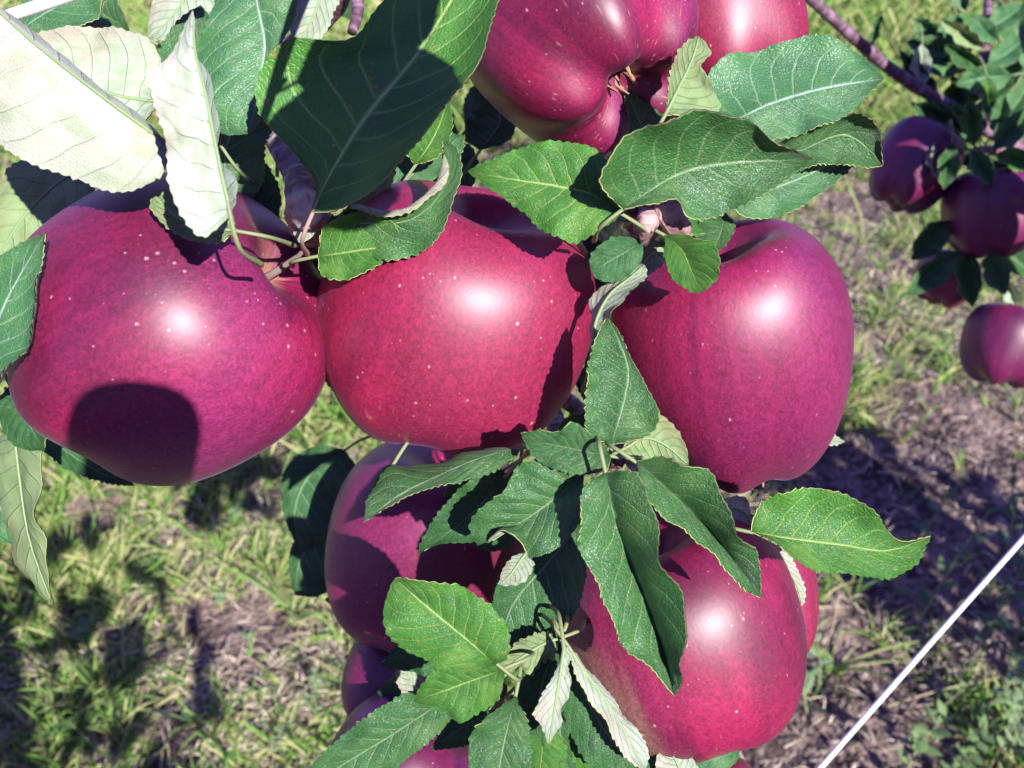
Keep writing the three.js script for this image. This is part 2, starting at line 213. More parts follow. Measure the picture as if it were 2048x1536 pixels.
/* A leaf from its midrib and its two margins (photograph pixels, millimetres towards the viewer), all run from base to tip. */
function leaf(parent, d, mid, L, R, o = {}) {
  const org = parent.position, M = curve(toPts(d, mid)), ends = [mid[0], mid[mid.length - 1]];
  const E = [L, R].map((e) => curve(toPts(d, [ends[0], ...e, ends[1]]))), size = M.getLength();
  const nt = o.nt ?? Math.round(clamp(size * 2200, 44, 132)), nu = o.nu ?? 7, cols = 2 * nu + 1, seed = o.seed ?? Math.round(mid[0][0] * 7 + mid[0][1] * 13 + 50000), r = rng(seed);
  const P = [], U = [], teeth = Math.round(size * 520), tooth = o.tooth ?? 0.00065, wav = (o.wav ?? 1) * 0.0011, ph1 = r() * 6.28, ph2 = r() * 6.28, bulge = o.bulge ?? 0.07, vd = V(), side = V(), nr = V();
  const sample = (k) => { const out = []; for (let i = 0; i <= nt; i++) out.push(k.getPointAt(i / nt)); return out; };
  const ms = sample(M), es = E.map(sample);
  for (let i = 0; i <= nt; i++) {
    const t = i / nt, m = ms[i], fade = smooth(t, 0.02, 0.1) * (1 - smooth(t, 0.95, 1)); vd.copy(EYE).sub(m).normalize();
    const tan = ms[Math.min(nt, i + 1)].clone().sub(ms[Math.max(0, i - 1)]).normalize();
    for (let c = 0; c < cols; c++) {
      const s = c < nu ? 0 : 1, u = Math.abs(c - nu) / nu, e = es[s][i]; side.copy(e).sub(m); const w = side.length(); if (w > 1e-6) side.divideScalar(w);
      nr.crossVectors(tan, side); if (nr.lengthSq() < 1e-8) nr.copy(vd); nr.normalize(); if (s === 0) nr.negate();        // one and the same face on both halves
      let h = bulge * w * Math.sin(Math.PI * u) * (o.flip ? -1 : 1), g = w * u;
      const cu = s ? o.curlR : o.curlL;
      if (cu && u > cu[0]) { const a = (u - cu[0]) / (1 - cu[0]) * cu[1] * smooth(t, 0.05, 0.25) * (1 - smooth(t, 0.8, 0.97)), rho = w * (1 - cu[0]) / cu[1]; g = w * cu[0] + rho * Math.sin(a) + (1 - cu[0]) * w * 0; if (Math.abs(a) < 1e-3) g = w * u; h += rho * (1 - Math.cos(a)) * Math.sign(cu[2] ?? 1); }
      const phs = (t - 0.2 * u - 0.06 * u * u) * 9 + (s ? 0.47 : 0);
      h += -0.00014 * (o.corr ?? 1) * Math.cos(phs * 6.283) * Math.sin(Math.PI * Math.min(1, u * 1.05)) * fade * Math.min(1, w / 0.01);
      h += wav * u * u * (Math.sin(t * 17 + ph1 + s * 2) + 0.6 * Math.sin(t * 31 + ph2)) * fade * Math.min(1, w / 0.012);
      const q = m.clone().addScaledVector(side, g).addScaledVector(nr, h);
      if (u === 1) { const f = (t * teeth + s * 0.37) % 1; q.addScaledVector(side, tooth * (f < 0.72 ? f / 0.72 : (1 - f) / 0.28) * fade * (0.3 + 1.2 * hash(Math.floor(t * teeth), s, seed)) - tooth * 0.4 * fade); q.addScaledVector(tan, tooth * 0.4 * fade); }
      P.push(q.x - org.x, q.y - org.y, q.z - org.z); U.push(c / (cols - 1), t);
    }
  }
  const g0 = new THREE.BufferGeometry(), I0 = []; for (let i = 0; i < nt; i++) for (let c = 0; c < cols - 1; c++) { const a = i * cols + c; I0.push(a, a + 1, a + cols, a + 1, a + cols + 1, a + cols); }
  g0.setAttribute('position', new THREE.Float32BufferAttribute(P, 3)); g0.setIndex(I0); g0.computeVertexNormals();
  const n0 = g0.attributes.normal.array, cnt = P.length / 3; let facing = 0; for (let i = 0; i < cnt; i++) { facing += n0[i * 3] * (EYE.x - org.x - P[i * 3]) + n0[i * 3 + 1] * (EYE.y - org.y - P[i * 3 + 1]) + n0[i * 3 + 2] * (EYE.z - org.z - P[i * 3 + 2]); }
  const flip = (facing < 0) !== !!o.under, th = (o.th ?? 0.00046) / 2, PP = new Float32Array(cnt * 6), NN = new Float32Array(cnt * 6), UU = new Float32Array(cnt * 4);
  for (let i = 0; i < cnt; i++) for (let k = 0; k < 2; k++) { const sg = k ? -1 : 1, b = (i + k * cnt) * 3; for (let a = 0; a < 3; a++) { PP[b + a] = P[i * 3 + a] + n0[i * 3 + a] * th * sg; NN[b + a] = n0[i * 3 + a] * sg; } UU[(i + k * cnt) * 2] = U[i * 2]; UU[(i + k * cnt) * 2 + 1] = U[i * 2 + 1]; }
  const back = []; for (let i = 0; i < I0.length; i += 3) back.push(I0[i] + cnt, I0[i + 2] + cnt, I0[i + 1] + cnt);
  const rim = []; for (let i = 0; i < nt; i++) for (const c of [0, cols - 1]) { const a = i * cols + c, b = a + cols; rim.push(...(c ? [a, a + cnt, b, b, a + cnt, b + cnt] : [a, b, a + cnt, b, b + cnt, a + cnt])); }
  const g = new THREE.BufferGeometry(); g.setAttribute('position', new THREE.BufferAttribute(PP, 3)); g.setAttribute('normal', new THREE.BufferAttribute(NN, 3)); g.setAttribute('uv', new THREE.BufferAttribute(UU, 2));
  g.setIndex([...I0, ...back, ...rim]); g.addGroup(0, I0.length, flip ? 1 : 0); g.addGroup(I0.length, back.length, flip ? 0 : 1); g.addGroup(I0.length * 2, rim.length, 2);
  const lf = mesh('leaf', g, [TOP[o.top ?? 'n'], UND[o.und ?? 'n'], rimMat], parent);
  if (o.bare) return lf;
  const rp = []; for (let i = 0; i <= 14; i++) { const k = Math.round(i / 14 * nt * 0.96) * cols + nu; const sk = flip ? 0.00038 : -0.00038; rp.push(V(P[k * 3] + n0[k * 3] * sk, P[k * 3 + 1] + n0[k * 3 + 1] * sk, P[k * 3 + 2] + n0[k * 3 + 2] * sk)); }
  mesh('midrib', tube(rp, [0.0005, 0.0004, 0.0002], 26, 6), ribMat, lf);
  const b0 = rp[0], t0 = rp[0].clone().sub(rp[1]).normalize(), to = o.p ? at(...o.p).sub(org) : b0.clone().addScaledVector(t0, 0.018).addScaledVector(dirCam(0, 0, -1), 0.012), l = Math.min(0.017, b0.distanceTo(to)), td = to.clone().sub(b0).normalize(), far = b0.distanceTo(to) > 0.03, away = dirCam(0, 0, -1);
  const end = b0.clone().addScaledVector(t0, l * 0.55).addScaledVector(td, l * 0.6).addScaledVector(away, far ? 0.012 : 0.003);
  mesh('petiole', tube([rp[1], b0, b0.clone().addScaledVector(t0, l * 0.4).addScaledVector(td, l * 0.1).addScaledVector(away, 0.001), end], [0.0005, 0.0006, 0.0008], 16, 6), o.red ? petRed : petMat, lf);
  return lf;
}

// ---------------------------------------------------------------- apples
function appleGeo(o) {
  const NU = 120, NV = 80, P = [], U = [], I = [], s = o.seed;
  for (let j = 0; j <= NV; j++) {
    const v = j / NV, al = Math.PI * (v + 0.035 * Math.sin(2 * Math.PI * v) * -1);
    for (let i = 0; i <= NU; i++) {
      const u = i / NU, th = u * Math.PI * 2, ca = Math.cos(al), sa = Math.sin(al);
      let rho = 1 - (o.cav ?? 0.4) * Math.exp(-Math.pow(al / (o.cavW ?? 0.36), 2)) - (o.basin ?? 0.3) * Math.exp(-Math.pow((Math.PI - al) / 0.3, 2));
      const low = smooth(al, 1.2, 2.7), high = 1 - smooth(al, 0.25, 1.3), lob = o.lobe ?? 0.035;
      rho *= 1 + lob * (Math.cos(5 * th + s) * (0.35 + low * 1.3) + 0.55 * Math.cos(3 * th + s * 2.3) * high + 0.5 * Math.cos(2 * th + s * 1.7)) * Math.min(1, sa * 2.2);
      rho *= 1 + 0.02 * (noise(u * 6, v * 5, s * 3 + 7, 6) - 0.5) * sa;
      const sq = 1 + (o.square ?? 0.07) * Math.pow(Math.sin(2 * al), 2);
      let x = rho * sa * sq, y = rho * ca * sq * (o.tall ?? 0.92); x *= 1 - (o.taper ?? 0.14) * (0.5 - 0.5 * ca) + 0.03;
      const X = x * Math.cos(th), Z = x * Math.sin(th); y += (o.skew ?? 0.06) * X * (0.4 + 0.6 * high);
      P.push(X * o.r, y * o.r, Z * o.r); U.push(u, v); if (i < NU && j < NV) { const a = j * (NU + 1) + i, b = a + NU + 1; I.push(a, a + 1, b, a + 1, b + 1, b); }
    }
  }
  const g = new THREE.BufferGeometry(); g.setAttribute('position', new THREE.Float32BufferAttribute(P, 3)); g.setAttribute('uv', new THREE.Float32BufferAttribute(U, 2)); g.setIndex(I); g.computeVertexNormals();
  const n = g.attributes.normal; for (let j = 0; j <= NV; j++) { const a = j * (NU + 1), b = a + NU, v = V(n.getX(a) + n.getX(b), n.getY(a) + n.getY(b), n.getZ(a) + n.getZ(b)).normalize(); n.setXYZ(a, v.x, v.y, v.z); n.setXYZ(b, v.x, v.y, v.z); }
  return g;
}
function apple(label, x, y, d, rpx, axis, o) {                     // centre and radius in photograph pixels; axis towards the stalk, as the camera sees it
  const a = thing('apple', label, 'apple', at(x, y, d), o.group), r = rpx / F * d; o.r = r; o.seed ??= x * 0.013 + y * 0.007;
  const q = new THREE.Quaternion().setFromUnitVectors(V(0, 1, 0), dirCam(...axis)).multiply(new THREE.Quaternion().setFromAxisAngle(V(0, 1, 0), o.spin ?? 0));
  a.quaternion.copy(q);
  mesh('skin', appleGeo(o), SKIN[o.skin ?? 'a'], a);
  const base = (1 - (o.cav ?? 0.4)) * (o.tall ?? 0.92) * r - 0.002, inv = q.clone().invert();
  const to = o.to ? at(...o.to).sub(a.position).applyQuaternion(inv) : V(0.004, base + 0.026, 0.002);
  mesh('stalk', tube([V(0, base, 0), V(0, lerp(base, to.y, 0.4), 0), to], [0.0013, 0.0011, 0.0017], 12, 7, 0.08), stalkMat, a);
  const cy = -(1 - (o.basin ?? 0.3)) * (o.tall ?? 0.92) * r, ge = []; for (let k = 0; k < 5; k++) { const w = k / 5 * 6.283 + 0.4, c = Math.cos(w), s = Math.sin(w); ge.push(tube([V(c * 0.0025, cy + 0.001, s * 0.0025), V(c * 0.004, cy - 0.004, s * 0.004), V(c * (0.002 + 0.004 * hash(k, 2, 5)), cy - 0.009, s * 0.003)], [0.0014, 0.001, 0.0003], 6, 5)); }
  mesh('calyx', mergeGeometries(ge), sepalMat, a);
  return a;
}
const NEAR = 'apples of the near tree';
apple('large red apple at the left with a round dark shadow on its lower side', 350, 660, 0.292, 297, [0.82, 0.42, 0.2], { skin: 'a', tall: 0.95, taper: 0.05, lobe: 0.025, seed: 1.2, spin: 0.4, to: [640, 480, 0.30], cav: 0.22, cavW: 0.25, group: NEAR });
apple('big bright red apple in the centre under the folded leaf', 914, 632, 0.305, 260, [0.3, 0.84, 0.36], { skin: 'b', tall: 1.0, taper: -0.04, lobe: 0.022, seed: 2.6, spin: 1.1, to: [760, 400, 0.32], basin: 0.1, cav: 0.34, group: NEAR });
apple('heart-shaped red apple at right below the brown spur', 1466, 714, 0.312, 250, [-0.24, 0.83, 0.45], { skin: 'c', square: 0.03, skew: -0.1, cavW: 0.36, tall: 1.16, taper: 0.24, lobe: 0.024, seed: 4.1, spin: 2.2, to: [1350, 465, 0.335], cav: 0.42, basin: 0.1, group: NEAR });
apple('red apple at the top edge showing its dried calyx', 1150, 55, 0.30, 245, [-0.42, 0.7, -0.5], { skin: 'a', tall: 1.04, taper: 0.16, lobe: 0.034, seed: 0.5, spin: 0.9, basin: 0.42, to: [1240, 30, 0.37], group: NEAR });
apple('glossy pink apple at the top behind the sunlit leaf', 1445, 62, 0.335, 168, [-0.3, 0.9, 0.0], { skin: 'b', seed: 3.3, tall: 1.0, to: [1300, -60, 0.37], group: NEAR });
apple('dark red shaded apple behind the top apple above the pointed leaves', 1290, 240, 0.36, 108, [0.1, 0.95, -0.2], { skin: 'c', seed: 5.2, to: [1300, 110, 0.37], group: NEAR });
apple('red apple below the central apple crossed by leaf shadows', 862, 1094, 0.40, 216, [0.25, 0.92, 0.2], { skin: 'c', tall: 1.0, seed: 6.0, basin: 0.1, lobe: 0.02, taper: 0.12, to: [1010, 960, 0.38], group: NEAR });
apple('red apple at the bottom right with a greenish flank under long leaves', 1360, 1254, 0.312, 232, [-0.3, 0.9, 0.2], { skin: 'e', tall: 1.04, taper: 0.0, lobe: 0.018, seed: 2.0, spin: 1.3, to: [1230, 960, 0.33], basin: 0.08, group: NEAR });
apple('red apple peeping out behind the bottom right apple', 1520, 1185, 0.365, 122, [-0.2, 0.95, 0], { skin: 'b', seed: 1.9, tall: 1.15, to: [1430, 1010, 0.365], group: NEAR });
apple('small apple with purple shade in its colour at the lower left of the cluster', 795, 1362, 0.41, 112, [0.3, 0.9, 0], { skin: 'f', seed: 7.3, tall: 1.05, to: [960, 1290, 0.36], group: NEAR });
apple('apple with purple shade in its colour at the bottom edge under the long dark leaf', 820, 1560, 0.37, 176, [0.5, 0.8, 0.1], { skin: 'f', seed: 8.1, to: [960, 1400, 0.36], group: NEAR });
apple('red apple at the bottom edge mostly hidden by pale leaves', 1260, 1500, 0.37, 100, [-0.4, 0.8, 0], { skin: 'b', seed: 9.1, to: [1010, 1420, 0.36], group: NEAR });
apple('red apple barely showing at the bottom edge below the greenish-flanked apple', 1450, 1592, 0.36, 78, [-0.4, 0.8, 0], { skin: 'b', seed: 9.8, to: [1180, 1560, 0.365], group: NEAR });

// ---------------------------------------------------------------- the near tree: trunk, branches, spurs, leaves
const foot = V(-0.95, 0, -0.5), tree = thing('apple_tree', 'near apple tree branch with green serrated leaves around the big apples', 'tree', foot);
const W = (...l) => l.map((p) => (p.isVector3 ? p.clone() : at(...p)).sub(foot));
const limb = (name, pts, radii, m, bump, seg = 30) => mesh(name, tube(W(...pts), radii, seg, 10, bump, pts.length * 7 + seg), m, tree);
limb('trunk', [V(-0.95, -0.05, -0.5), V(-0.94, 0.6, -0.5), V(-0.97, 1.3, -0.52), V(-0.95, 2.1, -0.5)], [0.034, 0.028, 0.022, 0.008], bark, 0.06, 40);
limb('branch', [V(-0.965, 1.25, -0.515), V(-0.6, 1.42, -0.4), [150, -260, 0.46], [480, 160, 0.372], [605, 375, 0.335], [650, 500, 0.35], [800, 540, 0.385], [1010, 600, 0.392], [1190, 560, 0.385], [1310, 440, 0.345]], [0.012, 0.01, 0.008, 0.0068, 0.0062, 0.0055, 0.0052, 0.005, 0.0048, 0.0045], bark, 0.1, 90);
limb('branch', [[1010, 600, 0.392], [1080, 760, 0.40], [1110, 900, 0.385], [1000, 1020, 0.375], [960, 1250, 0.37], [985, 1400, 0.36], [975, 1620, 0.37]], [0.0046, 0.0042, 0.004, 0.0038, 0.0036, 0.0034, 0.003], bark, 0.1, 60);
limb('branch', [[1310, 440, 0.347], [1330, 300, 0.375], [1260, 80, 0.385], [1200, -260, 0.4]], [0.0045, 0.004, 0.0038, 0.003], bark, 0.1, 40);
limb('branch', [[480, 160, 0.372], [660, 30, 0.36], [700, -60, 0.34], [700, -260, 0.24], [740, -330, 0.13]], [0.004, 0.0034, 0.003, 0.0022, 0.0012], shootBark, 0.06, 30);
limb('spur', [[650, 490, 0.345], [625, 450, 0.29], [604, 400, 0.256], [598, 350, 0.262]], [0.004, 0.0056, 0.0062, 0.004], bark, 0.2, 22);
limb('spur', [[640, 490, 0.345], [632, 500, 0.312], [590, 482, 0.298]], [0.004, 0.0042, 0.002], spurBark, 0.16, 16);
limb('spur', [[1310, 440, 0.345], [1268, 445, 0.315], [1262, 425, 0.302]], [0.0044, 0.004, 0.002], spurBark, 0.14, 16);
limb('spur', [[1300, 445, 0.34], [1322, 412, 0.262], [1345, 436, 0.256], [1366, 492, 0.285]], [0.004, 0.0046, 0.004, 0.003], spurBark, 0.12, 18);
limb('spur', [[1310, 440, 0.34], [1302, 428, 0.262], [1290, 450, 0.256], [1288, 478, 0.266]], [0.005, 0.005, 0.0042, 0.0022], spurBark, 0.2, 18);
limb('spur', [[1310, 440, 0.335], [1275, 430, 0.283], [1262, 418, 0.275]], [0.004, 0.0036, 0.002], spurBark, 0.2, 14);
limb('spur', [[1110, 900, 0.385], [1180, 930, 0.33], [1238, 920, 0.29]], [0.0036, 0.0032, 0.0024], spurBark, 0.12, 18);
limb('spur', [[980, 1400, 0.36], [985, 1420, 0.315], [1000, 1380, 0.295]], [0.0034, 0.0034, 0.0024], spurBark, 0.14, 18);
limb('spur', [[1380, 1120, 0.37], [1430, 1020, 0.345], [1500, 1040, 0.31]], [0.0032, 0.003, 0.002], spurBark, 0.12, 16);
limb('spur', [[1080, 760, 0.40], [1250, 900, 0.4], [1380, 1120, 0.37]], [0.004, 0.0036, 0.003], bark, 0.1, 20);
limb('twig', [[710, -40, 0.34], [716, 20, 0.34], [704, 64, 0.335]], [0.0024, 0.0022, 0.0018], shootBark, 0.06, 12);
limb('twig', [[-40, 430, 0.33], [10, 500, 0.335], [48, 555, 0.34]], [0.0018, 0.0016, 0.0012], shootBark, 0.06, 12);

const LF = (...a) => leaf(tree, ...a);
// upper left
LF(0.232, [[332, 288], [262, 238, 3], [165, 165, 5], [70, 90, 5], [-40, -5, 2], [-120, -60]], [[310, 262, -12], [230, 208, -22], [130, 130, -26], [30, 50, -24], [-60, -20, -12]], [[330, 345, 0], [246, 386, -2], [135, 352, -3], [60, 322, -4], [-20, 270, -4], [-100, 130, -2]], { under: true, und: 'r', p: [560, 470, 0.30], bulge: 0.05, wav: 0.6 });
LF(0.216, [[462, 430], [446, 372, 1], [428, 290, 3], [408, 190, 4], [386, 95, 3], [385, 22]], [[405, 476, 0], [350, 410, 2], [338, 330, 2], [326, 262, 8], [303, 178, 4], [345, 105, 2]], [[470, 400, -12], [452, 330, -18], [432, 250, -18], [412, 150, -14], [392, 80, -6]], { under: true, und: 'w', p: [600, 480, 0.30], bulge: 0.06 });
LF(0.248, [[474, 462], [420, 458], [360, 440], [306, 392]], [[440, 484], [380, 480], [330, 452], [302, 415]], [[460, 420, -4], [400, 395, -6], [340, 380, -4]], { under: true, und: 'g', p: [600, 485, 0.30] });
LF(0.268, [[318, 206], [232, 192], [150, 160], [80, 118], [28, 82]], [[325, 140, -2], [305, 84], [245, 60], [175, 52], [90, 64]], [[285, 238, 6], [215, 214, 8], [140, 186, 6], [70, 140, 2]], { under: true, und: 'n', p: [470, 300, 0.33], bulge: -0.1 });
LF(0.30, [[10, 90], [70, 40], [130, 5], [210, -40]], [[25, 30], [80, -20], [140, -50]], [[80, 72], [150, 62], [190, 35], [205, 0]], { top: 'g', p: [-60, 160, 0.33] });
LF(0.276, [[500, -70], [518, 20], [531, 90], [521, 160], [502, 268]], [[438, -20], [412, 60], [384, 128], [384, 200], [440, 262]], [[600, -30], [582, 40], [556, 110], [541, 180], [524, 232]], { top: 'g', p: [560, -180, 0.33], bulge: 0.12 });
LF(0.288, [[440, 290], [390, 200], [380, 110], [402, 10]], [[345, 262], [302, 195], [312, 118], [352, 45]], [[450, 220], [440, 120], [430, 50]], { top: 'n', p: [520, 350, 0.33] });
LF(0.305, [[480, 420], [450, 340], [460, 270], [520, 190]], [[420, 400], [400, 330], [430, 250]], [[520, 380], [530, 300], [545, 230]], { top: 'n', p: [590, 440, 0.33] });
LF(0.318, [[410, -60], [370, 0], [335, 45], [300, 78]], [[350, -50], [310, 0], [298, 50]], [[430, 0], [400, 40], [345, 80]], { under: true, und: 'n', p: [470, -150, 0.36] });
LF(0.33, [[160, -60], [180, -20], [178, 30], [160, 62]], [[110, -30], [92, 15], [110, 56]], [[215, -30], [205, 20], [190, 50]], { top: 'n' });
// the big dark leaf and unseen leaves added above the frame to shade it
LF(0.243, [[622, 426, 0], [660, 350, -2], [730, 238, -4], [830, 115, -4], [890, 25, -4], [950, -80, -6]], [[632, 372, -4], [580, 302, -8], [512, 214, -10], [518, 140, -8], [570, 84, -6], [700, 78, -6], [765, 0, -6], [850, -80, -8]], [[690, 418, 4], [800, 322, 8], [882, 226, 9], [946, 138, 9], [985, 45, 6], [1000, -50, 0]], { top: 'y', p: [620, 470, 0.31], red: true, bulge: 0.12, wav: 0.5 });
LF(0.118, [[760, -330], [980, -400], [1250, -500], [1560, -640]], [[820, -130], [1050, -40], [1310, -60], [1500, -300]], [[820, -480], [1000, -640], [1220, -760], [1430, -760]], { p: [690, -300, 0.2] });
LF(0.125, [[900, -560], [1100, -680], [1300, -820], [1500, -1000]], [[980, -500], [1180, -560], [1400, -700]], [[960, -700], [1120, -900], [1300, -1000]], { p: [690, -400, 0.2] });
LF(0.30, [[655, -50], [640, 0], [622, 45], [592, 92]], [[600, -40], [585, 10], [582, 60]], [[680, -20], [668, 25], [640, 78]], { under: true, und: 'n', p: [700, -90, 0.34] });
// left of the centre apple
LF(0.262, [[636, 512], [690, 505], [745, 497], [797, 493]], [[645, 455, 3], [695, 428, 4], [755, 424, 4], [792, 456, 3]], [[640, 548, -1], [690, 560], [742, 538], [782, 508]], { top: 'y', p: [610, 500, 0.302], bulge: 0.12 });
LF(0.258, [[655, 440, -4], [740, 446, -2], [825, 436], [882, 385], [900, 330], [886, 281]], [[700, 398, 2], [780, 412, 4], [842, 388, 6], [873, 340, 6], [880, 298, 3]], [[700, 500, -6], [800, 517, -3], [868, 484], [905, 412, 2], [921, 350, 2], [914, 296]], { top: 'n', p: [620, 490, 0.306], curlL: [0.55, 2.4, -1] });
LF(0.288, [[700, 420], [725, 385], [752, 345], [790, 290]], [[680, 380], [700, 340], [750, 300]], [[760, 408], [782, 370], [792, 330]], { under: true, und: 'g', p: [640, 470, 0.32] });
LF(0.306, [[830, 330], [860, 290], [880, 250], [896, 200]], [[800, 290], [820, 240], [860, 205]], [[872, 318], [900, 275], [905, 235]], { top: 'y', p: [780, 420, 0.34] });
LF(0.318, [[790, 390], [830, 345], [870, 315], [925, 270]], [[780, 340], [820, 300], [870, 270]], [[850, 370], [900, 330], [925, 300]], { top: 'g', p: [740, 440, 0.34] });
LF(0.265, [[600, 428], [606, 445], [612, 465], [606, 486]], [[584, 440], [588, 465]], [[628, 435], [632, 462]], { under: true, und: 'w', bare: false, p: [610, 420, 0.295] });
LF(0.31, [[560, 470], [520, 440], [490, 390], [470, 330]], [[520, 465], [470, 440], [450, 390]], [[560, 430], [560, 380], [520, 320]], { top: 'n', p: [600, 480, 0.31] });
LF(0.33, [[660, 560], [640, 540], [590, 500], [560, 470]], [[640, 580], [600, 560]], [[680, 520], [620, 480]], { top: 'n' });
// upper right
LF(0.252, [[1240, 428], [1184, 389], [1112, 372], [1030, 360], [935, 343]], [[1228, 345, 3], [1196, 300, 3], [1110, 284], [1050, 294], [975, 324]], [[1222, 448, 2], [1146, 484, 2], [1084, 458], [1050, 425], [992, 386]], { top: 'y', p: [1268, 448, 0.304], bulge: 0.1 });
LF(0.246, [[1246, 420, 0], [1296, 384, -1], [1370, 342, -2], [1455, 325, -2], [1545, 320, -2], [1624, 318, 0]], [[1198, 365, 10], [1222, 310, 14], [1290, 258, 15], [1332, 234, 15], [1384, 221, 14], [1442, 230, 12], [1502, 252, 9], [1564, 288, 4]], [[1296, 410, 1], [1352, 402, 0], [1372, 436, -2], [1402, 441, -3], [1472, 416, -3], [1552, 374, -2], [1600, 340, -1]], { top: 'n', p: [1274, 468, 0.302], bulge: 0.08 });
LF(0.272, [[1462, 246], [1540, 210], [1640, 180], [1768, 158]], [[1400, 190, -2], [1440, 122, -4], [1540, 91, -4], [1605, 75, -3], [1660, 76, -2], [1712, 100, -1]], [[1470, 282, 0], [1560, 276, 1], [1630, 258, 1], [1692, 230], [1732, 194]], { top: 'g', p: [1340, 350, 0.34], bulge: 0.08 });
LF(0.284, [[1500, 330], [1600, 300], [1690, 268], [1740, 300], [1766, 332]], [[1580, 272, 8], [1680, 228, 10], [1735, 234, 8], [1756, 268, 5]], [[1560, 350, 0], [1640, 330, 0], [1705, 330, 0], [1735, 335, 0]], { top: 'n', p: [1350, 400, 0.34], bulge: 0.14 });
LF(0.292, [[1460, 400], [1560, 372], [1645, 335], [1714, 296]], [[1500, 330, 4], [1610, 292, 6], [1690, 272, 4]], [[1480, 432, 0], [1560, 432, 0], [1640, 388, 0], [1698, 338, 0]], { top: 'g', p: [1340, 430, 0.34], bulge: 0.12 });
LF(0.262, [[1330, 232], [1360, 170], [1384, 120], [1398, 72]], [[1334, 190], [1340, 145], [1362, 95]], [[1440, 222], [1418, 165], [1402, 130], [1422, 108]], { under: true, und: 'g', p: [1320, 330, 0.34] });
LF(0.288, [[1292, 320], [1285, 260], [1266, 215], [1248, 176]], [[1262, 290], [1258, 240], [1250, 205]], [[1330, 280], [1325, 232], [1282, 200]], { top: 'n', p: [1320, 380, 0.34] });
LF(0.30, [[1330, 455], [1375, 440], [1410, 430], [1450, 400]], [[1350, 420], [1400, 405]], [[1370, 470], [1420, 462]], { top: 'y', p: [1320, 440, 0.32] });
LF(0.30, [[1450, 425], [1440, 470], [1425, 500], [1405, 520]], [[1400, 440], [1395, 480]], [[1470, 450], [1450, 490]], { top: 'n', p: [1360, 430, 0.33] });
// round the right spur
LF(0.262, [[1285, 482], [1250, 505], [1215, 525], [1184, 545]], [[1245, 472], [1205, 486], [1182, 515]], [[1285, 518], [1250, 556], [1205, 562]], { top: 'g', p: [1272, 462, 0.305], bulge: 0.14 });
LF(0.272, [[1335, 488], [1312, 500], [1290, 520], [1272, 548]], [[1300, 482], [1280, 500], [1270, 525]], [[1332, 520], [1312, 540], [1290, 552]], { under: true, und: 'n', p: [1320, 470, 0.31] });
LF(0.258, [[1330, 470], [1364, 500], [1385, 545], [1402, 586]], [[1328, 515, 0], [1346, 558, 0], [1378, 580, 0]], [[1382, 470, 4], [1424, 486, 6], [1441, 520, 6], [1432, 556, 3]], { top: 'y', p: [1285, 470, 0.304] });
LF(0.263, [[1186, 700], [1196, 640], [1222, 590], [1262, 556], [1290, 530]], [[1180, 650, -5], [1188, 592, -6], [1228, 556, -4], [1266, 532, -2]], [[1212, 650, 4], [1238, 606, 5], [1276, 572, 3], [1292, 550, 1]], { under: true, und: 'n', p: [1178, 760, 0.30] });
LF(0.252, [[1223, 890], [1248, 805], [1258, 742], [1240, 684], [1214, 634]], [[1178, 872], [1171, 800], [1180, 722], [1196, 668]], [[1300, 872], [1316, 832], [1292, 772], [1262, 715], [1236, 660]], { top: 'n', p: [1232, 918, 0.292], bulge: 0.13, corr: 1.5 });
LF(0.274, [[1244, 900], [1290, 876], [1330, 890], [1377, 930]], [[1280, 830], [1315, 826], [1352, 858], [1372, 895]], [[1265, 925], [1310, 940], [1350, 945]], { under: true, und: 'g', p: [1240, 925, 0.30] });
LF(0.30, [[1180, 620], [1186, 580], [1190, 545], [1182, 500]], [[1160, 600], [1165, 540]], [[1205, 590], [1208, 540]], { top: 'n' });
// the central rosette
LF(0.25, [[1222, 914], [1182, 905], [1112, 890], [1065, 880], [1041, 866]], [[1205, 885, 1], [1142, 846, 3], [1118, 862, 2], [1072, 862, 1]], [[1212, 938, 1], [1180, 949, 1], [1120, 943, 1], [1070, 915, 1]], { top: 'n', p: [1240, 922, 0.288] });
LF(0.252, [[1168, 948, 0], [1112, 996, -1], [1062, 1032, -2], [1022, 1056, -2], [975, 1085, -2]], [[1120, 905, 0], [1045, 930, 1], [1000, 985, 1], [955, 1025, 0], [942, 1060, -2]], [[1164, 1005, 3], [1152, 1052, 4], [1112, 1100, 3], [1062, 1114, 2], [1040, 1080, 3], [1005, 1062, 4], [985, 1075, 2]], { top: 'n', p: [1236, 925, 0.288], corr: 1.6, bulge: 0.12 });
LF(0.24, [[1213, 945, 0], [1226, 1020, -3], [1256, 1110, -5], [1296, 1210, -6], [1330, 1310, -5], [1349, 1392, 0]], [[1168, 972, 2], [1156, 1055, 3], [1190, 1160, 3], [1232, 1262, 2], [1300, 1338, 1]], [[1268, 942, 6], [1300, 1015, 9], [1330, 1120, 10], [1364, 1215, 10], [1371, 1300, 7], [1360, 1362, 3]], { top: 'n', p: [1228, 922, 0.286], bulge: 0.08, corr: 1.2 });
LF(0.246, [[1272, 922, 0], [1332, 976, -2], [1402, 1042, -3], [1462, 1112, -2], [1522, 1197, 0]], [[1282, 968, 2], [1322, 1035, 3], [1392, 1074, 3], [1442, 1132, 2], [1486, 1174, 1]], [[1330, 914, 5], [1402, 934, 8], [1446, 1000, 9], [1484, 1068, 8], [1518, 1132, 4]], { top: 'n', p: [1238, 916, 0.288], bulge: 0.08, corr: 1.2 });
LF(0.278, [[1168, 1040], [1098, 1122], [1024, 1212], [996, 1310]], [[1070, 1090], [1002, 1150], [984, 1215], [986, 1270]], [[1176, 1110], [1162, 1200], [1112, 1272], [1045, 1318]], { top: 'd', p: [1200, 960, 0.30] });
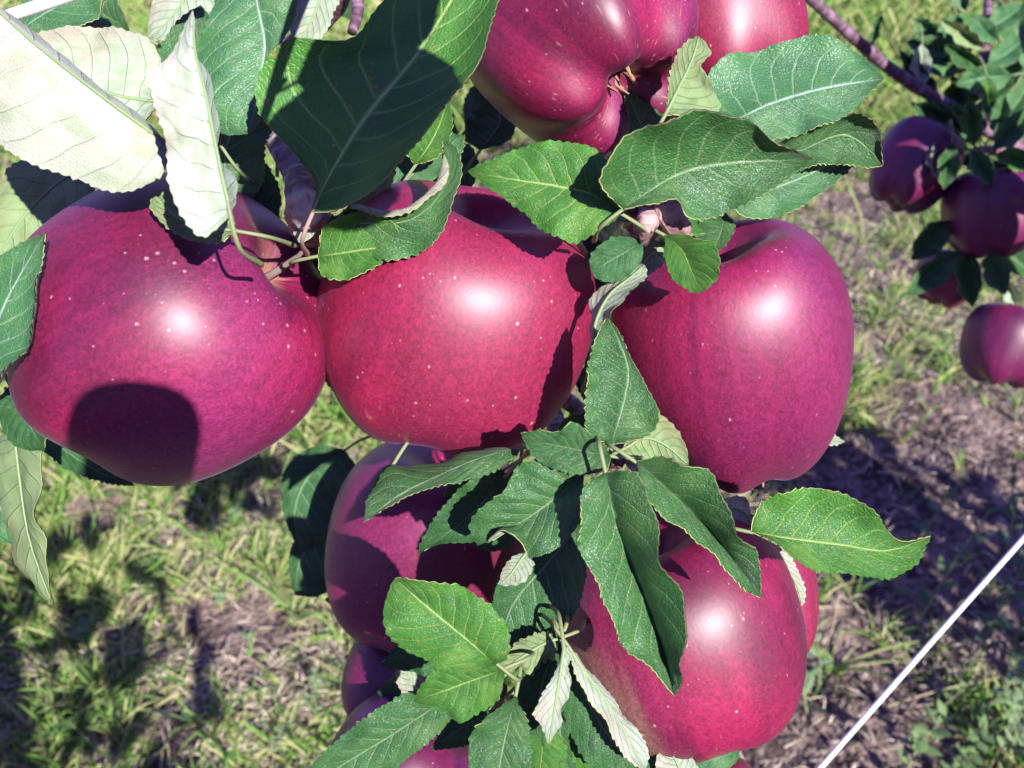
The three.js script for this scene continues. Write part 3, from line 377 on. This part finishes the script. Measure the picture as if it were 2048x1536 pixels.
LF(0.272, [[1010, 955], [945, 1025], [890, 1070], [834, 1108]], [[950, 955], [890, 1010], [858, 1055]], [[1010, 1050], [950, 1082], [885, 1086]], { top: 'd', p: [1080, 930, 0.33] });
LF(0.262, [[1045, 893], [960, 918], [880, 952], [800, 992], [728, 1044]], [[1000, 898, -4], [900, 912, -8], [840, 940, -10], [782, 930, -10], [748, 975, -6]], [[1020, 925, 0], [930, 962, 2], [850, 978, 2], [785, 1010, 1]], { top: 'n', p: [1110, 900, 0.33] });
LF(0.285, [[788, 928], [770, 955], [752, 995], [728, 1042]], [[770, 935], [750, 965], [738, 1000]], [[830, 960], [800, 990], [765, 1015]], { top: 'y', p: [850, 900, 0.33] });
LF(0.30, [[1040, 940], [1030, 1000], [1010, 1050], [960, 1100]], [[990, 950], [960, 1000], [945, 1060]], [[1070, 990], [1050, 1060], [1000, 1100]], { top: 'd' });
LF(0.272, [[1050, 1108], [1035, 1130], [1020, 1150], [998, 1170]], [[1030, 1110], [1005, 1140]], [[1068, 1125], [1050, 1160], [1030, 1168]], { under: true, und: 'n', bare: false });
// bottom cluster
LF(0.25, [[990, 1328, -2], [946, 1288], [900, 1250], [850, 1208], [790, 1156]], [[1016, 1312, 0], [1020, 1275, 1], [1004, 1236, 1], [960, 1194, 1], [900, 1170, 2], [835, 1160, 3]], [[940, 1345, 0], [870, 1326, 0], [815, 1304, 0], [782, 1272, 0], [768, 1228, 0], [778, 1185, 0]], { top: 'y', p: [1000, 1390, 0.296], bulge: 0.1, corr: 1.3 });
LF(0.256, [[1010, 1338], [950, 1358], [890, 1380], [827, 1402]], [[960, 1305, 2], [895, 1320, 2], [852, 1360, 1]], [[1000, 1395, 0], [960, 1425, 0], [922, 1442, 0], [880, 1418, 0], [850, 1410, 0]], { top: 'y', p: [1000, 1382, 0.296], bulge: 0.1 });
LF(0.268, [[900, 1392], [805, 1456], [720, 1508], [600, 1580]], [[850, 1378], [770, 1408], [700, 1460], [620, 1535]], [[900, 1440], [835, 1500], [755, 1562], [680, 1590]], { top: 'n', p: [990, 1400, 0.31], bulge: 0.12 });
LF(0.264, [[1032, 1392], [1012, 1470], [998, 1540], [985, 1620]], [[990, 1420], [945, 1462], [938, 1530], [950, 1590]], [[1055, 1440], [1062, 1520], [1040, 1590]], { top: 'n', p: [1000, 1370, 0.3] });
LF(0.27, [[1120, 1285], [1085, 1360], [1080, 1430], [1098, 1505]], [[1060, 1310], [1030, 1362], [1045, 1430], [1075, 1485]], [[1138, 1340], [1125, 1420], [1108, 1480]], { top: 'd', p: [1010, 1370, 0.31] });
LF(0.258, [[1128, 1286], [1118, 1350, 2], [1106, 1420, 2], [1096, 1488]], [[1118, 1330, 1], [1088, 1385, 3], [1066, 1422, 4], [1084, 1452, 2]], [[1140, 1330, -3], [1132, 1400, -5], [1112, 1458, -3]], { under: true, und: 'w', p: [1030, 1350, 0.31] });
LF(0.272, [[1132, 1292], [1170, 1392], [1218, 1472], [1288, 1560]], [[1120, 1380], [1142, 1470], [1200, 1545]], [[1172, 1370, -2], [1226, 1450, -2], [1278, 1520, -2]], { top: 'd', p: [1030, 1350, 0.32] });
LF(0.264, [[1132, 1290], [1165, 1340], [1222, 1420], [1290, 1540]], [[1148, 1345, 3], [1200, 1430, 4], [1262, 1525, 3]], [[1158, 1318, -3], [1235, 1412, -4], [1294, 1500, -3]], { under: true, und: 'w', p: [1040, 1345, 0.32] });
LF(0.268, [[1110, 1278], [1078, 1292], [1040, 1316], [998, 1344]], [[1085, 1262], [1040, 1282], [1005, 1312]], [[1112, 1310], [1090, 1322], [1062, 1346], [1040, 1332], [1018, 1350]], { under: true, und: 'g', p: [1130, 1290, 0.32], wav: 2.2, tooth: 0.0012 });
LF(0.27, [[1085, 1440], [1085, 1490], [1080, 1540], [1070, 1600]], [[1062, 1470], [1056, 1530]], [[1122, 1470], [1132, 1530]], { top: 'y', p: [1010, 1400, 0.31] });
LF(0.28, [[1140, 1450], [1180, 1500], [1220, 1550], [1260, 1610]], [[1140, 1500], [1170, 1560]], [[1190, 1470], [1250, 1540]], { top: 'y', p: [1010, 1400, 0.33] });
LF(0.30, [[1250, 1430], [1262, 1470], [1280, 1510], [1300, 1550]], [[1228, 1460], [1245, 1520]], [[1290, 1450], [1305, 1500]], { top: 'y', p: [1150, 1400, 0.34] });
LF(0.29, [[1480, 1496], [1420, 1505], [1360, 1525], [1290, 1560]], [[1430, 1480], [1350, 1492], [1300, 1510]], [[1470, 1530], [1400, 1555], [1340, 1575]], { top: 'g', p: [1500, 1440, 0.34] });
LF(0.286, [[1370, 1580], [1360, 1540], [1345, 1510], [1330, 1495]], [[1330, 1570], [1310, 1530]], [[1400, 1560], [1380, 1510]], { under: true, und: 'w' });
LF(0.30, [[980, 1420], [950, 1440], [900, 1470], [860, 1500]], [[950, 1410], [900, 1440]], [[980, 1460], [930, 1490]], { top: 'd' });
LF(0.31, [[900, 1300], [850, 1290], [800, 1300], [760, 1330]], [[880, 1260], [820, 1270]], [[880, 1350], [830, 1345]], { top: 'd' });
LF(0.32, [[880, 1420], [840, 1380], [815, 1350], [790, 1330]], [[850, 1430], [800, 1380]], [[880, 1380], [840, 1340]], { under: true, und: 'n' });
// right
LF(0.26, [[1502, 1064], [1566, 1076], [1682, 1090], [1772, 1100], [1862, 1072]], [[1506, 1036, 0], [1530, 1000, 0], [1584, 979, 0], [1645, 978, 2], [1705, 997, 3], [1748, 1022, 3], [1772, 1060, 2], [1800, 1082, 1]], [[1550, 1090, 2], [1598, 1126, 4], [1660, 1146, 3], [1722, 1153, 2], [1792, 1160, 0], [1834, 1128, 0]], { top: 'y', p: [1460, 1040, 0.31], bulge: 0.09, corr: 1.3, curlR: [0.8, 1.3, 1] });
LF(0.30, [[1430, 1030], [1470, 1015], [1495, 1030], [1506, 1062]], [[1450, 998], [1490, 995]], [[1455, 1055], [1490, 1070]], { under: true, und: 'w', p: [1410, 1040, 0.34] });
LF(0.312, [[1525, 1080], [1560, 1120], [1590, 1165], [1604, 1212]], [[1530, 1120], [1550, 1170], [1575, 1200]], [[1560, 1090], [1600, 1150], [1610, 1190]], { under: true, und: 'r', p: [1480, 1050, 0.34] });
LF(0.36, [[1610, 880], [1640, 878], [1665, 880], [1690, 884]], [[1640, 862], [1670, 870]], [[1640, 892], [1670, 890]], { under: true, und: 'w' });
// left edge and behind the left apple
LF(0.25, [[-110, 820], [-30, 700], [20, 590], [92, 466]], [[-130, 700], [-70, 590], [20, 500]], [[-40, 800, 2], [22, 754, 4], [62, 690, 4], [78, 610, 3], [84, 530, 1]], { top: 'g', p: [-200, 860, 0.31], bulge: 0.1, curlR: [0.85, 1.4, -1] });
LF(0.275, [[20, 772], [40, 810], [60, 850], [90, 900]], [[-5, 800], [0, 850], [40, 895]], [[40, 780], [70, 830], [90, 870]], { top: 'd' });
LF(0.29, [[30, 850], [42, 960], [62, 1080], [107, 1208]], [[-20, 900, -16], [-15, 1000, -18], [20, 1060, -14], [45, 1150, -8]], [[74, 880, 10], [78, 980, 12], [84, 1080, 10], [98, 1160, 4]], { under: true, und: 'g', p: [20, 760, 0.33] });
LF(0.30, [[-40, 840], [-20, 930], [0, 1010], [40, 1090]], [[-80, 900], [-60, 1000], [-20, 1070]], [[0, 880], [20, 960], [50, 1040]], { top: 'g' });
LF(0.32, [[170, 330], [100, 380], [30, 460], [-30, 580]], [[110, 290], [20, 340], [-50, 450]], [[190, 385], [130, 480], [60, 560], [10, 590]], { under: true, und: 'g', p: [260, 300, 0.37] });
LF(0.345, [[60, 840], [130, 900], [200, 945], [268, 972]], [[90, 830], [170, 870], [240, 930]], [[70, 880], [130, 935], [210, 965]], { top: 'd' });
LF(0.33, [[10, 610], [30, 590], [60, 570], [95, 540]], [[0, 590], [40, 560]], [[30, 610], [70, 590]], { top: 'g' });
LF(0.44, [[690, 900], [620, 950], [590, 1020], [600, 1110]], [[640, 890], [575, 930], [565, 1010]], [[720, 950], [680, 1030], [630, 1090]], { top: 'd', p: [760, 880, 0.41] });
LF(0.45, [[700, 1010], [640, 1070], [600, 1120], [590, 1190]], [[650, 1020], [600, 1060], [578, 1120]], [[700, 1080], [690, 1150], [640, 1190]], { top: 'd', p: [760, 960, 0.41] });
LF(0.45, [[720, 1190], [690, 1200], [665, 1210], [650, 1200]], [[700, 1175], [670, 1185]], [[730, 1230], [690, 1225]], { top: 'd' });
LF(0.36, [[960, 300], [985, 270], [1000, 240], [990, 200]], [[930, 280], [940, 230]], [[1020, 280], [1030, 230]], { top: 'd' });
LF(0.37, [[1210, 820], [1180, 780], [1170, 700], [1180, 640]], [[1170, 800], [1140, 720]], [[1220, 770], [1210, 690]], { top: 'd' });
LF(0.365, [[1180, 470], [1170, 540], [1190, 600], [1230, 640]], [[1150, 500], [1150, 580]], [[1230, 500], [1240, 580]], { top: 'd' });
LF(0.37, [[960, 330], [900, 330], [850, 340], [800, 370]], [[940, 290], [860, 300]], [[940, 380], [860, 370]], { top: 'd' });

for (const [d, x, y, a, l] of [[0.36, 640, 560, 1.9, 150], [0.37, 660, 660, 1.4, 140], [0.38, 640, 480, 0.6, 160], [0.34, 470, 330, 4.2, 190], [0.35, 400, 130, 4.4, 170], [0.36, 560, 250, 4.9, 180], [0.37, 930, 260, 5.4, 170], [0.38, 880, 330, 4.6, 160], [0.37, 1200, 700, 1.5, 170], [0.38, 1190, 820, 2.2, 150], [0.36, 1010, 940, 2.6, 160], [0.36, 1080, 1180, 1.7, 190], [0.36, 1120, 1380, 1.5, 190], [0.37, 1000, 1480, 1.9, 170], [0.37, 700, 40, 4.4, 150], [0.38, 1480, 330, 5.9, 170], [0.37, 900, 1350, 2.9, 150], [0.36, 260, 60, 3.6, 190]]) {
  const c = Math.cos(a), s = Math.sin(a), p = (k, w, z = 0) => [x + c * l * k - s * w * l, y + s * l * k + c * w * l, z];
  LF(d, [p(0, 0), p(0.5, 0.03, -2), p(1, 0)], [p(0.25, 0.22, 3), p(0.55, 0.25, 3), p(0.85, 0.11)], [p(0.25, -0.22), p(0.55, -0.25, 2), p(0.85, -0.11)], { top: 'n', nt: 60 });
}

// ---------------------------------------------------------------- the tree behind at the right
const foot2 = V(1.05, 0, -0.75), tree2 = thing('apple_tree', 'smaller apple tree branch at the right edge behind the near apples', 'tree', foot2);
const W2 = (...l) => l.map((p) => (p.isVector3 ? p.clone() : at(...p)).sub(foot2));
const limb2 = (name, pts, radii, m, seg = 24) => mesh(name, tube(W2(...pts), radii, seg, 8, 0.07, seg + pts.length), m, tree2);
limb2('trunk', [V(1.05, -0.05, -0.75), V(1.03, 0.6, -0.74), V(1.06, 1.3, -0.76), V(1.04, 2.0, -0.75)], [0.03, 0.026, 0.02, 0.008], bark, 40);
limb2('branch', [V(1.03, 0.75, -0.74), V(0.8, 0.98, -0.72), [2260, 250, 0.82], [2060, 300, 0.81], [1960, 250, 0.8], [1885, 205, 0.79], [1790, 145, 0.76], [1690, 60, 0.72], [1600, -25, 0.7], [1450, -200, 0.68]], [0.012, 0.01, 0.009, 0.0078, 0.0075, 0.007, 0.0062, 0.0052, 0.0046, 0.003], shootBark, 70);
limb2('branch', [[1985, 240, 0.8], [1968, 140, 0.82], [1974, 40, 0.83], [1990, -160, 0.84]], [0.005, 0.0046, 0.0042, 0.003], shootBark, 24);
limb2('spur', [[2030, 290, 0.81], [1990, 300, 0.78], [1950, 300, 0.76]], [0.005, 0.005, 0.003], spurBark, 14);
limb2('branch', [[2060, 300, 0.81], [2110, 450, 0.82], [2080, 600, 0.81], [2040, 640, 0.8]], [0.006, 0.0055, 0.005, 0.004], shootBark, 24);
const FAR = 'apples of the tree at the right edge';
apple('apple with dusky purple shade in its colour at the left of the right-hand cluster', 1828, 330, 0.78, 84, [0.45, 0.85, 0.1], { skin: 'f', tall: 1.12, seed: 4.4, to: [1950, 285, 0.77], group: FAR });
apple('apple with purple shade in its colour and a leaf shadow in the middle of the right-hand cluster', 1988, 422, 0.77, 104, [-0.1, 0.95, 0.15], { skin: 'f', tall: 0.9, seed: 5.4, to: [1970, 305, 0.77], group: FAR });
apple('deep red shaded apple under the right-hand cluster between dark leaves', 1892, 555, 0.82, 62, [0.4, 0.9, 0], { skin: 'c', seed: 6.4, to: [2010, 480, 0.83], group: FAR });
apple('apple with purple shade in its colour lowest at the right edge', 2020, 688, 0.79, 92, [0.2, 0.95, 0.1], { skin: 'f', tall: 0.95, seed: 7.4, to: [2045, 605, 0.8], group: FAR });
const L2 = (d, b, t, w, o) => {                                   // leaf given by base, tip and half-widths
  const m = [(b[0] + t[0]) / 2, (b[1] + t[1]) / 2], dx = t[0] - b[0], dy = t[1] - b[1], l = Math.hypot(dx, dy), nx = -dy / l, ny = dx / l, p = (k, s, dz) => [b[0] + dx * k + nx * s, b[1] + dy * k + ny * s, dz];
  leaf(tree2, d, [[...b, 0], [m[0] + nx * w[0] * 0.12, m[1] + ny * w[0] * 0.12, -4], [...t, 0]], [p(0.2, w[0] * 0.75, 6), p(0.5, w[0], 8), p(0.8, w[0] * 0.6, 5)], [p(0.2, -w[1] * 0.75, 2), p(0.5, -w[1], 4), p(0.8, -w[1] * 0.6, 3)], { nt: 40, nu: 4, tooth: 0.001, ...o });
};
for (const [d, b, t, w, o] of [
  [0.77, [1930, 265], [1822, 205], [22, 26], { top: 'd' }], [0.76, [1925, 275], [1848, 250], [14, 14], { und: 'g', under: true }], [0.75, [1890, 280], [1868, 355], [26, 22], { under: true, und: 'w' }],
  [0.74, [1905, 285], [1888, 378], [20, 22], { top: 'd' }], [0.73, [1942, 300], [1985, 370], [22, 24], { top: 'n' }], [0.74, [1950, 290], [1938, 200], [22, 22], { top: 'y' }],
  [0.78, [1950, 270], [1850, 195], [12, 16], { top: 'n' }], [0.75, [1985, 300], [2070, 210], [26, 22], { top: 'n' }], [0.74, [1990, 310], [2080, 330], [22, 24], { top: 'y' }], [0.8, [1960, 200], [2030, 150], [22, 20], { top: 'd' }],
  [0.8, [1965, 140], [1890, 90], [18, 20], { top: 'd' }], [0.79, [1975, 130], [2060, 70], [26, 22], { top: 'g' }], [0.81, [1972, 60], [2050, 10], [22, 24], { top: 'g' }], [0.8, [1970, 100], [1880, 40], [20, 18], { under: true, und: 'g' }],
  [0.77, [1900, 440], [1822, 520], [26, 30], { top: 'd' }], [0.76, [1920, 500], [1812, 590], [24, 30], { top: 'd' }], [0.77, [1935, 500], [1945, 615], [28, 24], { top: 'd' }], [0.76, [1980, 500], [2010, 590], [30, 26], { top: 'n' }],
  [0.77, [2000, 490], [2080, 560], [24, 26], { top: 'n' }], [0.78, [2030, 610], [2010, 560], [18, 18], { under: true, und: 'n' }], [0.79, [1880, 205], [1800, 100], [18, 24], { top: 'd' }], [0.82, [1740, 100], [1765, 20], [8, 10], { top: 'd' }],
  [0.75, [1985, 320], [2075, 395], [24, 20], { top: 'd' }], [0.8, [2000, 250], [2080, 130], [30, 24], { top: 'n' }], [0.83, [1930, 240], [1905, 150], [22, 20], { top: 'd' }], [0.78, [1990, 270], [2010, 190], [20, 22], { top: 'n' }],
]) L2(d, b, t, w, o);

{ const r = rng(77), tops = ['g', 'n', 'y', 'g'];
  for (let i = 0; i < 30; i++) { const x = 1830 + 240 * r(), y = 10 + 270 * r(), a = r() * 6.28, l = 80 + 60 * r(), w = l * (0.18 + 0.1 * r()); if (x < 1900 && y > 120) continue; L2(0.76 + 0.12 * r(), [x, y], [x + Math.cos(a) * l, y + Math.sin(a) * l], [w * 1.2, w * 1.1], r() < 0.2 ? { under: true, und: 'n' } : { top: tops[i % 4] }); }
}
/* foliage beyond the frame: the rest of both crowns, with clumps and trees added to shade fruit and ground and block sky */
const leafSimple = (() => { const P = [], I = [], U = []; for (let i = 0; i <= 6; i++) { const t = i / 6, w = 0.26 * Math.sin(Math.PI * Math.pow(t, 0.8)) + 0.005; P.push(-w, t, 0.06 * w * 4 + 0.12 * t * t, 0, t, 0.12 * t * t, w, t, 0.06 * w * 4 + 0.12 * t * t); U.push(0.5 - w, t, 0.5, t, 0.5 + w, t); if (i < 6) for (let k = 0; k < 2; k++) { const b = i * 3 + k; I.push(b, b + 1, b + 3, b + 1, b + 4, b + 3); } } const g = new THREE.BufferGeometry(); g.setAttribute('position', new THREE.Float32BufferAttribute(P, 3)); g.setAttribute('uv', new THREE.Float32BufferAttribute(U, 2)); g.setIndex(I); g.computeVertexNormals(); return g; })();
function crown(parent, list, seed, size = 0.085) {
  const r = rng(seed), o = new THREE.InstancedMesh(leafSimple, TOP.n, list.reduce((a, b) => a + b[2], 0)), M = new THREE.Matrix4(), q = new THREE.Quaternion(), e = new THREE.Euler(); let k = 0;
  for (const [c, rad, n] of list) for (let i = 0; i < n; i++) { const p = V(r() * 2 - 1, r() * 2 - 1, r() * 2 - 1); while (p.length() > 1) p.set(r() * 2 - 1, r() * 2 - 1, r() * 2 - 1); p.multiply(rad).add(c).sub(parent.position); const s = size * (0.7 + 0.6 * r()); o.setMatrixAt(k++, M.compose(p, q.setFromEuler(e.set(r() * 2.4 - 0.4, r() * 6.28, r() * 0.8 - 0.4)), V(s, s, s))); }
  o.name = 'crown'; o.userData.kind = 'stuff'; o.castShadow = o.receiveShadow = true; parent.add(o);
}
limb2('branch', [V(1.03, 1.25, -0.75), V(0.75, 1.2, -0.5), [2480, 100, 0.58], [2330, 190, 0.57]], [0.008, 0.006, 0.004, 0.002], shootBark, 24);
crown(tree2, [[at(2390, 190, 0.58), V(0.11, 0.09, 0.09), 40], [onGround(1900, 1090).addScaledVector(SUN, 1.3), V(0.2, 0.2, 0.2), 170], [V(1.1, 1.3, -0.8), V(0.3, 0.5, 0.35), 420], [V(0.95, 0.85, -0.55), V(0.22, 0.25, 0.25), 120]], 31);  // leading clumps added out of view to shade the far apples and right-hand soil
crown(tree, [[V(-1.0, 1.6, -0.45), V(0.35, 0.5, 0.35), 360]], 32);
{
  const g = onGround(150, 1420), c = g.clone().addScaledVector(SUN, 1.75 / SUN.y * 0.55), f = V(c.x - 0.15, 0, c.z + 0.1);  // added tree, stands in for the photographer's body to shade the ground
  const t3 = thing('apple_tree', 'added unseen tree standing in for the photographer to shade the lower left grass', 'tree', f);
  mesh('trunk', tube([V(0, -0.05, 0), V(0.02, 0.6, 0), V(0.1, c.y, -0.05), V(0.05, c.y + 0.6, 0)], [0.03, 0.025, 0.018, 0.006], 30, 9, 0.07, 4), bark, t3);
  crown(t3, [[c, V(0.22, 0.26, 0.22), 130]], 33);
  [[-2.6, 'rightmost'], [-1.2, 'second from the right'], [0.3, 'second from the left'], [1.7, 'third from the left'], [3.1, 'leftmost']].forEach(([x, w], i) => {  // unseen trees added to block sky and bounce light from behind
    const b = thing('apple_tree', 'added unseen tree ' + w + ' in the row blocking sky light behind the photographer', 'tree', V(x, 0, 2.8), 'added trees blocking sky light behind the photographer');
    mesh('trunk', tube([V(0, -0.05, 0), V(0.02, 0.8, 0.02), V(-0.02, 1.6, 0), V(0.02, 2.3, 0)], [0.035, 0.028, 0.02, 0.006], 20, 8, 0.07, i), bark, b);
    crown(b, [[V(x, 1.35, 2.8), V(0.8, 1.1, 0.45), 1500]], 50 + i, 0.15);
  });
}

// ---------------------------------------------------------------- training wires
const wireMat = new THREE.MeshStandardMaterial({ color: lin(0.78, 0.79, 0.82), roughness: 0.45 });
function wire(label, a, b, r) { const p = at(...a), q = at(...b), t = thing('wire', label, 'wire', p, 'white training wires'); const l = q.clone().sub(p); mesh('strand', tube([V(0, 0, 0), l.clone().multiplyScalar(0.25).add(V(0, -0.0012, 0)), l.clone().multiplyScalar(0.5).add(V(0, -0.0018, 0.0004)), l.clone().multiplyScalar(0.75).add(V(0, -0.001, 0)), l], [r, r, r, r], 20, 8), wireMat, t); }
wire('white training wire running diagonally across the lower right corner', [1560, 1627, 0.50], [2700, 330, 0.56], 0.0015);
wire('short stretch of thick white wire across the upper left corner', [-500, 175, 0.27], [420, -104, 0.25], 0.0017);

// ---------------------------------------------------------------- weeds on the orchard floor
const weedMat = [[0.09, 0.17, 0.07], [0.14, 0.24, 0.08], [0.2, 0.3, 0.14]].map((c) => new THREE.MeshPhysicalMaterial({ color: lin(...c), roughness: 0.75, transmission: 0.2, thickness: 0, side: THREE.DoubleSide }));
const weedStem = new THREE.MeshStandardMaterial({ color: lin(0.26, 0.29, 0.13), roughness: 0.8 }), dryStem = new THREE.MeshStandardMaterial({ color: lin(0.42, 0.34, 0.2), roughness: 0.85 });
const weedLeaf = (w) => { const g = leafSimple.clone(), p = g.attributes.position; for (let i = 0; i < p.count; i++) p.setX(i, p.getX(i) * w); g.computeVertexNormals(); return g; }, WL = [weedLeaf(1), weedLeaf(1.7), weedLeaf(0.45)];
function weed(label, x, y, h, lean, n, size, kind, mat, seed) {
  const p = onGround(x, y); p.y = gHeight(p.x, p.z); const t = thing('weed', label, 'weed', p, 'weeds on the orchard floor'), r = rng(seed), top = V(lean[0], h, lean[1]), mid = top.clone().multiplyScalar(0.5).add(V((r() - 0.5) * 0.02, 0.01, (r() - 0.5) * 0.02));
  const pts = [V(0, -0.01, 0), mid, top], c = curve(pts); mesh('stem', tube(pts, [0.002, 0.0016, 0.0008], 14, 6), kind === 'dry' ? dryStem : weedStem, t);
  for (let i = 0; i < n; i++) { const k = 0.15 + 0.85 * i / Math.max(1, n - 1), a = i * 2.4 + r(), s = size * (0.6 + 0.6 * r()) * (1.1 - 0.5 * k), l = mesh('leaf', WL[mat[1]], weedMat[mat[0]], t); l.position.copy(c.getPoint(k)); l.rotation.set(0.5 + 0.9 * r(), a, 0, 'YXZ'); l.scale.set(s, s, s); }
}
function tuft(label, x, y, n, len, seed, col) {
  const p = onGround(x, y); p.y = gHeight(p.x, p.z); const t = thing('grass_tuft', label, 'grass', p, 'grass tufts'), r = rng(seed), gs = [0.6, 1.1, 1.7].map((b) => bladeGeo(b, 7));
  for (let i = 0; i < n; i++) { const l = len * (0.5 + 0.7 * r()), b = mesh('blade', gs[i % 3], col[Math.floor(r() * col.length)], t), a = r() * 6.28; b.position.set(Math.cos(a) * 0.012 * r(), -0.004, Math.sin(a) * 0.012 * r()); b.rotation.set(0.1 + 0.7 * r(), a, 0, 'YXZ'); b.scale.set(0.0032 + 0.003 * r(), l, l); }
}
const bladeMat = [[0.1, 0.2, 0.06], [0.2, 0.32, 0.1], [0.36, 0.4, 0.18]].map((c) => new THREE.MeshPhysicalMaterial({ color: lin(...c), roughness: 0.7, clearcoat: 0.2, clearcoatRoughness: 0.35, specularIntensity: 0.15, transmission: 0.25, thickness: 0, side: THREE.DoubleSide }));
tuft('tuft of broad pale grass blades beside the lower right wire', 1668, 1330, 16, 0.15, 5, [bladeMat[1], bladeMat[2]]);
tuft('spreading dark grass tuft in the lower left shade', 225, 1440, 40, 0.16, 6, [bladeMat[0], bladeMat[0], bladeMat[1]]);
tuft('bright grass tuft beside the right hand apple', 1760, 660, 26, 0.14, 7, [bladeMat[1], bladeMat[2]]);
tuft('tall thin grass tuft above the heart-shaped apple at right', 1720, 500, 10, 0.17, 8, [bladeMat[1], bladeMat[2]]);
tuft('sunlit grass tuft right of the left apple', 540, 985, 14, 0.12, 9, [bladeMat[1]]);
tuft('light grass tuft below the left apple', 250, 1180, 18, 0.12, 10, [bladeMat[1], bladeMat[2]]);
tuft('long grass tuft crossing behind the lower left apple', 590, 1250, 14, 0.16, 11, [bladeMat[1], bladeMat[2]]);
tuft('grass tuft under the purple apple at the right edge', 1900, 760, 26, 0.13, 12, [bladeMat[1], bladeMat[1], bladeMat[2]]);
weed('leafy grey-green weed on dark soil left of the wire', 1830, 1250, 0.26, [0.06, -0.02], 12, 0.034, '', [0, 0], 21);
weed('tall weed with small leaves at the lower right corner', 1985, 1500, 0.24, [0.05, -0.03], 22, 0.03, '', [1, 0], 22);
weed('weed with narrow stem rising at the right edge', 2060, 1010, 0.24, [-0.05, -0.02], 9, 0.03, '', [2, 2], 23);
weed('low bushy weed right of the wire at the bottom edge', 1890, 1560, 0.14, [0.02, 0], 26, 0.03, '', [1, 0], 24);
weed('thin dry stalk standing below the leaf at right', 1648, 1290, 0.1, [0.005, -0.01], 0, 0.02, 'dry', [2, 0], 25);
weed('bent dry stalk lying across the dark soil at right', 1760, 1405, 0.05, [0.16, -0.01], 2, 0.02, 'dry', [2, 2], 26);
weed('round-leaved seedling in the lower left grass', 500, 1318, 0.035, [0.01, 0], 5, 0.022, '', [2, 1], 27);
weed('pale seedling with paired leaves below the left apple', 480, 1070, 0.03, [0, 0], 5, 0.024, '', [2, 1], 28);
weed('small leafy weed left of the lower purple apple', 450, 1245, 0.04, [0.01, 0], 8, 0.024, '', [2, 0], 29);
weed('feathery weed at the foot of the lower purple apple', 620, 1430, 0.09, [0.02, 0], 30, 0.018, '', [2, 2], 30);
weed('feathery pale weed at the bottom edge left of the long leaf', 560, 1520, 0.07, [0.01, 0], 30, 0.018, '', [2, 2], 31);
weed('broad-leaved weed in the lower left shade', 190, 1310, 0.05, [0.01, 0], 7, 0.034, '', [1, 1], 32);
weed('leafy weed beside the lower right apple', 1640, 1380, 0.12, [-0.02, -0.02], 8, 0.03, '', [2, 0], 33);
weed('slender weed under the wire on brown soil', 1830, 1440, 0.12, [0.05, 0.01], 9, 0.022, '', [1, 0], 34);
weed('small-leaved weed at the right edge below the wire', 2040, 1330, 0.16, [-0.03, 0], 22, 0.026, '', [0, 0], 35);

[['grey-green weed with spread leaves left of the wire above the tuft', 1790, 1180, 0.2, [0.05, -0.03], 12, 0.04, [0, 0]], ['weed with oval leaves between the wire and the right edge', 1960, 1290, 0.2, [0.04, -0.04], 16, 0.038, [0, 0]],
  ['pale weed in the bottom right corner', 2020, 1540, 0.16, [-0.02, -0.02], 24, 0.034, [2, 0]], ['tangled weed at the bottom edge right of the wire', 1800, 1590, 0.16, [0.03, -0.02], 18, 0.032, [1, 0]],
  ['weed with pointed leaves above the wire at the right edge', 2010, 1130, 0.2, [-0.04, -0.02], 12, 0.036, [0, 0]], ['narrow-leaved weed beside the bottom right apple', 1620, 1420, 0.14, [-0.03, -0.02], 10, 0.04, [2, 2]],
  ['green weed low at the right edge under the lowest purple apple', 2030, 860, 0.2, [-0.02, -0.02], 14, 0.03, [2, 2]], ['feathery grey weed stem in the lower right', 1930, 1440, 0.2, [0.08, -0.02], 40, 0.016, [2, 1]],
].forEach(([l, x, y, h, lean, n, s, m], i) => weed(l, x, y, h, lean, n, s, '', m, 60 + i));

// ---------------------------------------------------------------- the phone that takes the picture; its shadow lies on the left apple
{
  const s = new THREE.Shape(), w = 0.0145, r = 0.013; s.moveTo(-w, -0.085); s.lineTo(w, -0.085); s.lineTo(w, 0.013 - r); s.quadraticCurveTo(w, 0.013, w - r, 0.013); s.lineTo(-w + r, 0.013); s.quadraticCurveTo(-w, 0.013, -w, 0.013 - r); s.closePath();
  const g = new THREE.ExtrudeGeometry(s, { depth: 0.01, bevelEnabled: true, bevelSize: 0.002, bevelThickness: 0.002, bevelSegments: 3, curveSegments: 16 });
  const p = thing('mobile_phone', 'dark mobile phone held up facing the left apple', 'phone', EYE.clone().addScaledVector(dirCam(0, 0, 1), 0.016).addScaledVector(dirCam(1, 0, 0), 0.005));
  p.quaternion.copy(camera.quaternion).multiply(new THREE.Quaternion().setFromAxisAngle(V(0, 0, 1), -0.12));
  mesh('body', g, new THREE.MeshStandardMaterial({ color: lin(0.03, 0.03, 0.035), roughness: 0.4 }), p);
}
renderer.render(scene, camera);
